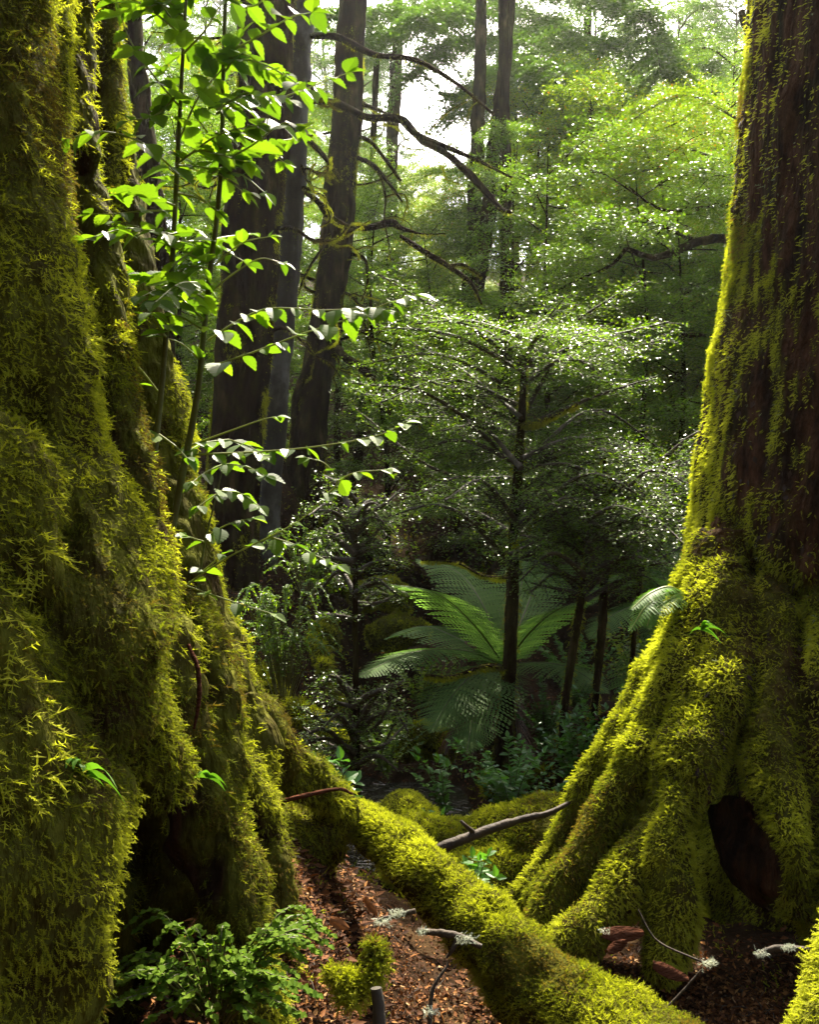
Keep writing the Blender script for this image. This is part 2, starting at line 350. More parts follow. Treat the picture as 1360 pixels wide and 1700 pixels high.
# right curtain of the hollow
chain([(360, 1040, 1.95, .14), (395, 1150, 1.88, .12), (404, 1250, 1.84, .09), (412, 1350, 1.8, .07), (432, 1450, 1.76, .055), (462, 1580, 1.72, .05), (490, 1700, 1.7, .055), (500, 1850, 1.7, .06)])
chain([(330, 1060, 1.75, .12), (350, 1180, 1.74, .09), (395, 1300, 1.9, .055), (410, 1420, 1.96, .05), (430, 1600, 2.0, .05), (450, 1800, 2.0, .05)])
chain([(440, 1180, 2.2, .10), (462, 1290, 2.12, .09), (488, 1400, 2.06, .075), (505, 1470, 2.02, .06), (500, 1570, 1.98, .045), (505, 1700, 1.96, .05)])
chain([(250, 1150, 1.5, .10), (300, 1230, 1.5, .08), (340, 1300, 1.55, .05)])
chain([(200, 1240, 1.35, .07), (205, 1330, 1.32, .06), (200, 1440, 1.3, .06), (190, 1560, 1.3, .05)])
# deep body behind
for (x, y, r) in ((-1.80, 2.3, .62), (-1.65, 2.95, .5), (-1.85, 1.7, .6)):
    tube(g, [(x-.35, y+.2, -1), (x-.1, y+.1, .3), (x, y, 1.4), (x-.05, y, 3), (x-.15, y+.05, 8.5)], [r+.05, r+.04, r, r-.03, r-.12], 20, 30)
tube(g, [(-.84, 2.62, -.3), (-.86, 2.62, .5), (-.95, 2.6, 1.1)], [.30, .29, .2], 14, 12)
tube(g, [(-.60, 2.5, -.3), (-.62, 2.5, .3), (-.7, 2.5, .7)], [.16, .15, .1], 14, 12)
tube(g, [(-1.2, 2.6, -.2), (-1.3, 2.6, 1.0), (-1.4, 2.6, 1.6)], [.35, .32, .25], 14, 12)
tube(g, [P(440, 1420, 2.6), P(480, 1385, 2.65), P(560, 1385, 2.72)], [.20, .13, .08], 12, 12)
V, F = remesh(g, .016)
V = relax(V, F, 1); V, conc = carve(V, F, 4.5, 50); N_ = vnormals(V, F)
up_ = sstep(.9, 1.4, V[:, 2]); lump = fbm(V*np.array([1, 1, .6]), 9, 40, 3)*.030*(1-up_)+fbm(V*np.array([1, 1, .16]), 9, 42, 2)*.020*up_+fbm(V, 26, 50, 2)*.011
V = V+N_*lump[:, None]; N_ = vnormals(V, F)
def leftmoss(p, n): return np.where((p[:, 1] > 1.62) & (p[:, 2] > .75), sstep(-.3, .1, n[:, 0]+.25*fbm(p, 5, 88, 2)), 1.)
gm = Geo(); gm.add(V-base_l, F, leftmoss(V, N_)*(conc < .018)); gm.build("trunk", M['trunk_left'], LT, smooth=True)  # concave grooves coloured as dark bark to paint in their shade
p, n = sample(V, F, 1500000, rng)
k = facing(p, n, -.35) & in_view(p, .12); p, n = p[k], n[k]
bare = fbm(p*np.array([1, 1, .35]), 4, 70, 3)                 # bark shows through here
cave = (p[:, 2] < .92) & (p[:, 0] > -1.1) & (p[:, 0] < -.45+.1*(p[:, 1]-1.7)) & (p[:, 1] > 1.62)
cc_ = at_face(V, F, conc, p)
k = (bare < .36) & (rng.random(len(p)) < leftmoss(p, n)+.06) & ((cc_ < .013+.010*rng.random(len(p))) | (n[:, 0] > .25)) & (rng.random(len(p)) < .85) & ~(cave & (rng.random(len(p)) < .9)); p, n = p[k], n[k]
print("left moss", len(p))
gm = Geo(); moss(gm, p, n, rng, .0150, .45, .95, .45, seed=3, jitter=.020)
k = (p[:, 1] < 2.6); p2 = np.concatenate([p[k], p[k]])+rng.normal(0, .006, (2*k.sum(), 3)); n2 = np.concatenate([n[k], n[k]]); moss(gm, p2, n2, rng, .0105, .4, .95, .55, MT_FINE, -.08, 3, .008); print("undercoat", len(p2))
mo = gm.build("moss_coat", M['moss'], LT, loc=base_l)
# lighter golden fronds on right-facing ridges, painting in the sunlight there
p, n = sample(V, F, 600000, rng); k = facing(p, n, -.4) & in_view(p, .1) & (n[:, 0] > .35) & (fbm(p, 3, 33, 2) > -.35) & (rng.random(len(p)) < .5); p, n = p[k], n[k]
gm = Geo(); moss(gm, p, n, rng, .024, .45, 1.0, .4, MT_FINE, .12, 8, .01); gm.build("sunlit_ridge_moss", M['moss_gold_lit'], LT, loc=base_l)
print("ridge moss", len(p))

# ------------------------------------------------------------------ the right tree
RT = thing("buttressed_tree", (2.15, 3.9, 0), "massive dark brown trunk with sunlit moss down one edge and spreading roots", "tree")
base_r = np.array([2.15, 3.9, 0.])
g = Geo()
tube(g, [(2.35, 3.95, -1.0), (2.2, 3.95, .0), (2.13, 3.95, .7), (2.12, 3.95, 1.3), (2.19, 3.95, 2.3), (2.27, 3.97, 3.5), (2.33, 4.0, 5), (2.4, 4.1, 9.5)], [1.05, .95, .88, .84, .79, .76, .72, .6], 48, 60, .05, 3, flute=.4)
def rchain(lst, sides=14): p_, r_ = edge(lst, -1); tube(g, p_, r_, sides, len(lst)*7)
rchain([(1150, 900, 3.75, 0.170), (1100, 1060, 3.6, 0.170), (1045, 1160, 3.5, 0.105), (1000, 1225, 3.45, 0.091), (955, 1300, 3.4, 0.077), (915, 1385, 3.35, 0.070), (868, 1460, 3.3, 0.056), (815, 1505, 3.28, 0.038), (780, 1530, 3.25, 0.028)])
rchain([(1180, 880, 3.8, 0.102), (1120, 1030, 3.5, 0.153), (1075, 1180, 3.3, 0.091), (1030, 1260, 3.2, 0.084), (975, 1355, 3.12, 0.084), (930, 1440, 3.06, 0.070), (890, 1510, 3.0, 0.056), (870, 1570, 2.97, 0.042)])
rchain([(1170, 960, 3.65, 0.102), (1130, 1130, 3.3, 0.098), (1080, 1280, 3.05, 0.091), (1060, 1350, 3.0, 0.084), (1030, 1420, 2.95, 0.077), (985, 1500, 2.88, 0.070), (920, 1560, 2.8, 0.059), (880, 1590, 2.75, 0.042)])
rchain([(1190, 900, 3.75, 0.085), (1150, 1100, 3.35, 0.145), (1105, 1280, 3.03, 0.084), (1080, 1380, 2.9, 0.073), (1072, 1470, 2.84, 0.070), (1072, 1560, 2.8, 0.070), (1060, 1620, 2.78, 0.063)])
rchain([(1240, 850, 3.8, 0.085), (1215, 1080, 3.4, 0.170), (1230, 1250, 3.05, 0.112), (1245, 1350, 2.88, 0.098), (1250, 1440, 2.8, 0.091), (1265, 1520, 2.8, 0.084)])
rchain([(1330, 700, 3.9, 0.085), (1300, 1000, 3.5, 0.255), (1310, 1250, 3.05, 0.175), (1330, 1500, 2.8, 0.140), (1340, 1600, 2.8, 0.105)])
rchain([(1180, 1000, 3.5, .08), (1135, 1180, 3.2, .07), (1110, 1280, 3.08, .06), (1040, 1400, 3.0, .055), (1010, 1480, 2.95, .05), (960, 1550, 2.88, .04)])
rchain([(1150, 960, 3.6, .09), (1060, 1150, 3.42, .07), (1010, 1260, 3.33, .06), (965, 1350, 3.26, .055), (910, 1440, 3.2, .05), (860, 1500, 3.15, .04)])
rchain([(1280, 1150, 3.15, .08), (1290, 1300, 2.98, .07), (1300, 1400, 2.9, .07), (1310, 1530, 2.85, .06)])
rchain([(1415, 1500, 2.1, .10), (1372, 1570, 1.98, .10), (1347, 1650, 1.9, .10), (1328, 1730, 1.84, .10), (1310, 1850, 1.8, .1)])
V, F = remesh(g, .018); V = relax(V, F, 2); V, conc = carve(V, F, 3.0, 34); N_ = vnormals(V, F)
hol = lambda p: np.exp(-((p[:, 0]-1.05-.12*(p[:, 2]-.3)+.05*fbm(p, 9, 141, 2))/(.075-.05*(p[:, 2]-.2)))**4-((p[:, 2]-.26+.10*fbm(p, 8, 142, 2))/.27)**4)*(p[:, 1] < 3.4)*(p[:, 1] > 2.4)
V[:, 1] += .42*hol(V); N_ = vnormals(V, F)
lo = sstep(1.9, .9, V[:, 2])
V = V+N_*(fbm(V*np.array([1, 1, .5]), 7, 90, 3)*(.012+.020*lo)+fbm(V*np.array([1, 1, .22]), 16, 95, 3)*.016*(1-.5*lo))[:, None]; N_ = vnormals(V, F)
def rightmoss(p, n, conc):
    q = -n[:, 0]+.10*fbm(p, 3.5, 120, 3); hh = sstep(1.75, .85, p[:, 2]+.35*fbm(p, 2.5, 44, 3)); w = np.clip(sstep(.84, .98, q)+.13*sstep(.5, .8, q)*sstep(.1, .35, fbm(p, 4, 46, 3))+hh*np.maximum(.85, sstep(-.5, .3, q+.35))+.008, 0, 1)
    w = w*(1-.88*sstep(1.15, 1.5, p[:, 0])*sstep(-.3, .05, fbm(p, 2.6, 131, 3)))*((np.exp(-((p[:, 0]-1.06)/.10)**4-((p[:, 2]-.30)/.28)**4) < .4) | (p[:, 1] < 2.4))  # more bare bark at right: brown there, and its shade painted in
    return w*(conc < .02), q
gm = Geo(); gm.add(V-base_r, F, rightmoss(V, N_, conc)[0]); gm.build("trunk", M['trunk_right'], RT, smooth=True)
p, n = sample(V, F, 1800000, rng); k = facing(p, n, -.4) & in_view(p, .1); p, n = p[k], n[k]
want, q = rightmoss(p, n, at_face(V, F, conc, p)); hh = q
k = rng.random(len(p)) < want*.8; p, n, q, hh = p[k], n[k], q[k], hh[k]
print("right moss", len(p))
lit_moss = (q > .55) | ((p[:, 0] < 1.15) & (rng.random(len(p)) < .8))  # left-facing faces and left roots get lighter moss as painted sunlight
gm = Geo(); moss(gm, p[lit_moss], n[lit_moss], rng, .022, .35, 1., .42, MT, .15, 15, .012); gm.build("sunlit_edge_moss", M['moss_gold_lit'], RT, loc=base_r)
gm = Geo(); moss(gm, p[~lit_moss], n[~lit_moss], rng, .020, .45, .9, .45, MT, .0, 16, .018); gm.build("moss_coat", M['moss'], RT, loc=base_r)
# bark flakes and lichen on the upright trunk
p, n = sample(V, F, 60000, rng); k = facing(p, n, .0) & in_view(p, .1) & (p[:, 2] > .6) & (rng.random(len(p)) < .16) & (fbm(p*np.array([1, 1, .3]), 3, 7, 2) > -.1); p, n = p[k], n[k]
def leafquads(g, c, a, nn, l, w, col, fold=0.0):
    a = nrm(a); s = nrm(np.cross(nn, a)); u = np.cross(a, s); l = l[:, None]; w = w[:, None]
    V = np.stack([c, c+a*l*.45+s*w*.5+u*w*fold, c+a*l, c+a*l*.45-s*w*.5+u*w*fold], 1).reshape(-1, 3)
    m = len(c); i = np.arange(m)[:, None]*4
    if fold: g.add(V, np.concatenate([i+np.array([[0, 1, 2]]), i+np.array([[0, 2, 3]])]), np.repeat(col, 4))
    else: g.add(V, i+np.array([[0, 1, 2, 3]]), np.repeat(col, 4))
gm = Geo(); k = len(p)
leafquads(gm, p+n*.006, np.tile([0, 0, -1.], (k, 1))+n*.25+rng.normal(0, .2, (k, 3)), n+rng.normal(0, .25, (k, 3)), rng.uniform(.015, .05, k), rng.uniform(.008, .025, k), rng.random(k), .1)
gm.build("bark_flakes", M['bark_right'], RT, loc=base_r)["kind"] = "stuff"
p, n = sample(V, F, 40000, rng); k = facing(p, n, -.1) & in_view(p, .1) & (p[:, 2] > .9) & (n[:, 0] < -.45) & (fbm(p, 6, 8, 2) > .35); k = k & (rng.random(len(p)) < .25); p, n = p[k][:380], n[k][:380]
gm = Geo(); moss(gm, p, n, rng, .03, .2, 1., .5, MT_FINE, .2, 19); gm.build("lichen", M['lichen_green'], RT, loc=base_r)

# ------------------------------------------------------------------ mossy logs and mounds
def mossy_body(name, chains, label, cat, dens, size, mat='moss_gold_lit', voxel=.016, amp=.018, seed=0, sides=14, upb=.2, down=.1, base=None, cb=0.0, coatname="moss_coat", lim=-.3, bare=.6, bmat='moss_base', fsel=None):
    g = Geo()
    for c in chains:
        pts = PP([a[:3] for a in c]); rad = [a[3] for a in c]; tube(g, pts, rad, sides, len(c)*7)
    V, F = remesh(g, voxel); V = relax(V, F, 2); N_ = vnormals(V, F)
    V = V+N_*(fbm(V, 7, seed+1, 3)*amp+fbm(V, 25, seed+5, 2)*amp*.35)[:, None]
    b = np.array([*PP([chains[0][0][:3]])[0]]); b[2] = V[:, 2].min()
    T = thing(name, b, label, cat)
    gm = Geo(); gm.add(V-b, F); gm.build(base or "wood", M[bmat], T, smooth=True)
    ar = np.linalg.norm(np.cross(V[F[:, 2]]-V[F[:, 0]], V[F[:, 3]]-V[F[:, 1]]), axis=1).sum()/2
    p, n = sample(V, F, int(ar*dens), rng); k = facing(p, n, lim) & in_view(p, .2) & (fbm(p, 5, seed+9, 2) < bare)
    if fsel is not None: k &= fsel(p, n)
    p, n = p[k], n[k]; print(name, len(p))
    gm = Geo(); moss(gm, p, n, rng, size, down, .9, .5, None if size > .02 else MT_FINE, cb, seed, .01, upb); gm.build(coatname, M[mat], T, loc=b)
    return T
mossy_body("fallen_mossy_log", [[(590, 1366, 2.75, .05), (640, 1396, 2.62, .064), (700, 1448, 2.48, .072), (790, 1517, 2.3, .078), (875, 1602, 2.15, .084), (968, 1690, 2.02, .10), (1075, 1775, 1.9, .12), (1220, 1870, 1.8, .13)],
     [(715, 1480, 2.5, .065), (780, 1560, 2.35, .075), (860, 1640, 2.2, .08), (950, 1730, 2.1, .09)]],
    "long bright green moss-covered log slanting across the foreground litter", "log", 42000, .017, seed=300, cb=.05, amp=.021,
    fsel=lambda p, n: (n[:, 2] > -.1+.3*fbm(p, 6, 4, 2)) | (rng.random(len(p)) < .12))
mossy_body("mossy_mound", [[(660, 1400, 3.9, .16), (760, 1440, 3.8, .18), (850, 1425, 3.75, .2), (930, 1415, 3.75, .22), (1010, 1430, 3.8, .2)], [(720, 1470, 3.6, .12), (820, 1480, 3.55, .15), (900, 1490, 3.5, .12)]],
    "low rounded mossy log lying behind the thin bare stick, left of the right tree's roots", "log", 20000, .022, seed=320, cb=.1, amp=.03)
mossy_body("mossy_boulder", [[(640, 1385, 4.1, .13), (672, 1370, 4.1, .15), (700, 1395, 4.0, .13)]],
    "small rounded moss-covered boulder just behind the upper end of the slanting log", "boulder", 26000, .02, seed=330, cb=.1, base="stone")
mossy_body("moss_cushion", [[(545, 1615, 1.98, .010), (575, 1635, 1.96, .020), (605, 1650, 1.94, .014)], [(560, 1660, 1.94, .012), (590, 1670, 1.92, .014)], [(618, 1565, 2.0, .010), (628, 1595, 1.98, .013), (618, 1630, 1.95, .012)]],
    "small fluffy moss cushion on brown litter beside the upright stub, left of the log", "moss cushion", 60000, .022, seed=340, cb=-.1, voxel=.007, amp=.014, base="underlayer")

# ------------------------------------------------------------------ leaf litter
def on_ground(x, y): return np.c_[x, y, hgt(x, y)]
def litter(name, cx, cy, sx, sy, n, lmin, lmax, kind='stuff', label=None, cat=None, lift=.012):
    x = rng.normal(cx, sx, n); y = rng.normal(cy, sy, n); p = on_ground(x, y); p[:, 2] += rng.random(n)*lift
    g = Geo(); a = rng.normal(0, 1, (n, 3)); a[:, 2] *= .35
    nn = np.array([0, -.2, 1.])+rng.normal(0, .45, (n, 3))
    leafquads(g, p, a, nn, rng.uniform(lmin, lmax, n), rng.uniform(lmin*.4, lmax*.5, n), rng.random(n)**1.3, .25)
    return tag(g.build(name, M['litter']), label, cat, kind=kind)
litter("leaf_litter", -.22, 2.2, .22, .45, 26000, .006, .024, label="carpet of small red brown fallen leaves between the left roots and the log", cat="leaf litter")
litter("leaf_litter", -.20, 2.2, .2, .45, 1500, .022, .042, label="scattered larger curled brown leaves lying on the fine litter by the log", cat="leaf litter")
litter("leaf_litter", .95, 2.55, .38, .28, 24000, .008, .030, label="darker damp leaf litter at the foot of the right trunk", cat="leaf litter")
litter("leaf_litter", .0, 7, 1.6, 3.0, 16000, .02, .05, label="sparse brown leaf litter on the banks of the gully", cat="leaf litter")

g = Geo()
for k in range(420):
    cx_, cy_ = ((rng.normal(-.2, .22), rng.normal(2.15, .45)) if k % 2 else (rng.normal(.95, .4), rng.normal(2.55, .28))); a = rng.uniform(0, 6.28); l = rng.uniform(.015, .06); z = float(hgt(np.array([cx_]), np.array([cy_]))[0])+.012
    tube(g, [(cx_, cy_, z), (cx_+cos(a)*l*.5, cy_+sin(a)*l*.5, z+rng.uniform(0, .012)), (cx_+cos(a)*l, cy_+sin(a)*l, z+rng.uniform(-.005, .012))], [.0016, .0014, .0008], 5, 5)
tag(g.build("twig_litter", M['twig']), "fine broken twigs mixed into the brown leaf litter", "twig litter", kind='stuff')
# ------------------------------------------------------------------ foliage generators
class Fol:
    def __init__(s): s.leaf = Geo(); s.wood = Geo()
def twigs_leaves(F, pts, rng, tl=(.25, .6), sp=.07, leaf=(.02, .03), lw=.55, droop=.25, start=.2, flat=.25, lsp=.02, rows=2, twig_r=.003, cvar=(.5, .25), taper=.5, both=True, fwd=.55, updev=.35, fill=1.0):
    """flat sprays of small leaves along a limb polyline"""
    L = np.linalg.norm(np.diff(pts, axis=0), axis=1).sum(); nt_ = max(3, int(L*(1-start)/sp))
    q = spline(pts, 60); ti = np.linspace(start, 1, nt_); idx = np.minimum((ti*59).astype(int), 58); base = q[idx]
    tg = nrm(q[np.minimum(idx+1, 59)]-q[idx]); side = nrm(np.cross(tg, [0, 0, 1.]))
    sg = np.where(np.arange(nt_) % 2 == 0, 1., -1.)[:, None]
    dirn = nrm(tg*fwd+side*sg+np.array([0, 0, 1.])*rng.normal(.05, flat, (nt_, 1))+rng.normal(0, .2, (nt_, 3)))
    ln = rng.uniform(*tl, nt_)*(1-taper*ti**1.5)
    k = max(3, int(np.mean(tl)/lsp)); t = (np.arange(k)+.5)/k
    pos = base[:, None]+dirn[:, None]*(ln[:, None]*t)[..., None]; pos[..., 2] -= droop*ln[:, None]*(t**2)[None]
    sd = nrm(np.cross(dirn, [0, 0, 1.]))
    for r in range(rows):
        off = (1 if r % 2 == 0 else -1)
        amt = (.0 if r < 2 else rng.uniform(.0, .10, (nt_, k, 1)))
        if r >= 2: pp_j = rng.normal(0, .035, (nt_, k, 3))
        else: pp_j = 0
        pp = pos+sd[:, None]*off*amt+rng.normal(0, .012, (nt_, k, 3))+pp_j
        a = dirn[:, None]*.6+sd[:, None]*off*.9+rng.normal(0, .3, (nt_, k, 3)); a[..., 2] -= .15
        nn = np.array([0, 0, 1.])+rng.normal(0, updev, (nt_, k, 3))
        m = nt_*k; keep = rng.random(m) < fill
        ll = rng.uniform(*leaf, m)
        leafquads(F.leaf, pp.reshape(-1, 3)[keep], a.reshape(-1, 3)[keep], nn.reshape(-1, 3)[keep], ll[keep], (ll*lw)[keep], np.clip(rng.normal(cvar[0], cvar[1], m), 0, 1)[keep])
    if twig_r:
        e = base+dirn*ln[:, None]; e[:, 2] -= droop*ln; m_ = base+dirn*ln[:, None]*.5; m_[:, 2] -= droop*.25*ln
        for aa, bb, r0, r1 in ((base, m_, 1, .7), (m_, e, .7, .3)):
            s1 = nrm(np.cross(bb-aa, [0.01, 0, 1.])); s2 = nrm(np.cross(bb-aa, s1)); th = (0, 2.1, 4.2)
            ra = np.stack([aa+(s1*cos(h)+s2*sin(h))*twig_r*r0 for h in th], 1); rb = np.stack([bb+(s1*cos(h)+s2*sin(h))*twig_r*r1 for h in th], 1)
            Vv = np.concatenate([ra, rb], 1).reshape(-1, 3); ii = np.arange(nt_)[:, None]*6
            F.wood.add(Vv, np.concatenate([ii+np.array([[a_, (a_+1) % 3, 3+(a_+1) % 3, 3+a_]]) for a_ in range(3)]))
def proto_tree(seed, H, R, base, nb, leaf, mat, bark, tl=(.35, .9), sp=.11, lsp=.035, droop=.25, up=.35, r0=.10, lean=0.0, name="understorey_tree", rows=4, sub=4, fill=.8, profile=None, flat=.4):
    rg = np.random.default_rng(seed); F = Fol(); tr = Geo()
    tp = np.array([[0, 0, -.6], [rg.normal(0, .03)*H*.3, rg.normal(0, .03)*H*.3, H*.3], [lean*.4+rg.normal(0, .1), rg.normal(0, .15), H*.65], [lean, rg.normal(0, .2), H]])
    tube(tr, tp, [r0*1.5, r0, r0*.6, r0*.12], 10, 30, .12, seed)
    ts = spline(tp, 100)
    for b in range(nb):
        h = base+(1-base)*((b+rg.random())/nb); a = b*2.4+rg.normal(0, .5); s = ts[min(99, int(h*99))]
        prof = profile(h) if profile else (.35+.65*sin(pi*min(1, ((h-base)/(1-base))*.85+.12)))
        L = R*prof*rg.uniform(.65, 1.2); d = np.array([cos(a), sin(a), 0])
        z = up*rg.uniform(-.4, 2.2)
        mid = s+d*L*.5+np.array([0, 0, z*L*.5])+rg.normal(0, .1, 3)*L*.4; end = s+d*L+np.array([0, 0, z*L*.65-droop*L*.4])+rg.normal(0, .1, 3)*L*.4
        br = np.array([s, mid, end]); tube(tr, br, [r0*.3, r0*.17, r0*.05], 5, 9, .1, seed)
        twigs_leaves(F, br, rg, tl, sp, leaf, .6, droop, .2, flat, lsp, rows, .004, fill=fill, updev=.5)
        for _ in range(sub):
            t = rg.uniform(.3, .8); s2 = s*(1-t)+end*t; s2[2] += (mid[2]-(s[2]+end[2])/2)*(1-abs(2*t-1)); a2 = a+rg.choice([-1, 1])*rg.uniform(.5, 1.1); l2 = L*rg.uniform(.3, .55)
            d2 = np.array([cos(a2), sin(a2), rg.uniform(-.1, .3)]); b2 = np.array([s2, s2+d2*l2*.5+[0, 0, .04*l2], s2+d2*l2-[0, 0, droop*l2*.4]])
            tube(tr, b2, [r0*.12, r0*.08, r0*.03], 4, 6); twigs_leaves(F, b2, rg, tl, sp, leaf, .6, droop, .1, flat, lsp, rows, .003, fill=fill)
    root = thing(name, (0, 0, 0), "x", "tree")
    tr.build("trunk", M[bark], root, smooth=True)
    cr = F.leaf.build("crown", M[mat], root); F.wood.build("twigs", M['twig'], root)
    print(name, seed, "leaves", F.leaf.n//4)
    return root
HIDE = []
prot = {
 'A': proto_tree(101, 13, 2.6, .22, 34, (.045, .075), 'beech', 'bark_dark', r0=.11),
 'B': proto_tree(102, 15, 2.9, .30, 34, (.045, .075), 'conifer', 'bark_dark', r0=.14, droop=.45),
 'C': proto_tree(103, 8, 2.0, .15, 30, (.032, .055), 'beech', 'bark_dark', tl=(.25, .65), sp=.09, lsp=.028, r0=.06),
 'D': proto_tree(104, 10, 2.4, .2, 30, (.04, .065), 'beech_bright', 'bark_dark', r0=.08),
 'E': proto_tree(105, 4.5, 1.5, .12, 26, (.022, .036), 'beech', 'bark_dark', tl=(.18, .45), sp=.06, lsp=.02, r0=.035),
 'F': proto_tree(106, 6.5, 2.1, .3, 26, (.028, .045), 'beech_bright', 'bark_dark', tl=(.22, .55), sp=.07, lsp=.024, r0=.05),
}
used = set()
def place(kind, px, d, s=1.0, rz=None, label=None, group=None, x=None, tilt=None):
    xx = (px-680)/F_PX*d if x is None else x; z = float(hgt(np.array([xx]), np.array([d]))[0])
    rz = rng.uniform(0, 6.28) if rz is None else rz; tilt = tilt or tuple(rng.normal(0, .035, 2))
    Hh = {'A': 13, 'B': 15, 'C': 8, 'D': 10, 'E': 4.5, 'F': 6.5}[kind]; cs = abs(xx-.5) < 3.5+.05*d
    top = 1.2+(d-3)*(.63 if cs else .68); s = min(s, max(.35, (top-z)/Hh))
    r = prot[kind]
    if kind in used: r = dup(r, (xx, d, z), rz, s, tilt=tilt)
    else: used.add(kind); r.location = (xx, d, z); r.rotation_euler = (*tilt, rz); r.scale = (s, s, s)
    r['label'] = label; r['group'] = group
    return r
G_FAR = "slender trees crowding the far slope"; L_FAR = "slender small-leaved tree in the crowded wood on the far slope"
G_MID = "understorey trees beyond the gully"; L_MID = "dark small-leaved understorey tree among those beyond the gully"
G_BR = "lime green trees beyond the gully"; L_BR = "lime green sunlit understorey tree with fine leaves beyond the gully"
# far slope, rows left to right
r2 = np.random.default_rng(77)
for d0, n_, kinds in ((18, 7, 'CADC'), (22, 8, 'ADBD'), (27, 9, 'ABAD'), (33, 10, 'BAAD'), (41, 12, 'ABAB'), (52, 13, 'ABBA')):
    for i_ in range(n_):
        px = -150+1660*(i_+r2.uniform(.1, .9))/n_; d = d0+r2.uniform(-2, 2)
        if 590 < px < 770 and d > 16: continue         # the bright gap in the wood
        kd = kinds[i_ % 4]; place(kd, px, d, r2.uniform(.8, 1.15), r2.uniform(0, 6.28), L_FAR, G_FAR)
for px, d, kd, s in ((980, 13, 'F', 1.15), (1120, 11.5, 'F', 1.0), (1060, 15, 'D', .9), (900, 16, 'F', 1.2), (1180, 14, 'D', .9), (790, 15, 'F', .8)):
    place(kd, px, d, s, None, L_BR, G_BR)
for px, d, kd, s in ((1150, 9, 'E', 1.0), (930, 10, 'E', 1.1), (640, 13, 'E', 1.2), (560, 15, 'C', .8), (760, 13.5, 'E', 1.1), (1050, 9.5, 'E', 1.0), (300, 12, 'C', .9), (230, 16, 'A', .8), (400, 14, 'C', 1.0), (1250, 9, 'C', .8), (860, 12, 'C', .7), (120, 14, 'B', .8), (1020, 12, 'C', .85)):
    place(kd, px, d, s, None, L_MID, G_MID)

for px, d, kd, s in ((610, 21, 'F', .8), (660, 24, 'F', .85), (715, 22, 'D', .5), (760, 26, 'F', .9), (630, 30, 'D', .6), (690, 33, 'D', .62), (745, 36, 'D', .6), (590, 27, 'F', .9), (650, 44, 'D', .65), (720, 48, 'D', .7)):
    place(kd, px, d, s, None, 'low young tree under the bright gap in the wood', 'low trees under the bright gap')
# ------------------------------------------------------------------ individual mid-distance trunks
def limb_moss(g, p, r, rng, n, size=.02, hang=.8, col=0.0):
    i = rng.integers(0, len(p)-1, n); a = rng.uniform(0, 2*pi, n); t = nrm(p[np.minimum(i+1, len(p)-1)]-p[i])
    s = nrm(np.cross(t, [0.02, .01, 1.])); u = np.cross(s, t)
    if n > 3000:
        k = fbm(p[i]+r[i][:, None]*np.c_[np.cos(a), np.sin(a), 0*a], 1.6, 55, 3) > -.05; i, a, t, s, u = i[k], a[k], t[k], s[k], u[k]; n = len(i)
    nn = s*np.cos(a)[:, None]+u*np.sin(a)[:, None]; pos = p[i]+(p[i+1]-p[i])*rng.random((n, 1))+nn*r[i][:, None]*.9
    moss(g, pos, nn, rng, size, hang, .6, .35, MT_FINE, col, 31, .004)
def crooked(sx, sy, d, sg, L, rg, r=.022):
    out = [(sx, sy, d, r)]; x, y = sx, sy; a = rg.uniform(-.7, .5)
    for k in range(6):
        x += sg*cos(a)*L/6; y += -sin(a)*L/6; d -= rg.uniform(-.05, .12); out.append((x, y, d, r*(1-.14*(k+1)))); a += rg.normal(-.12, .55)
    return out
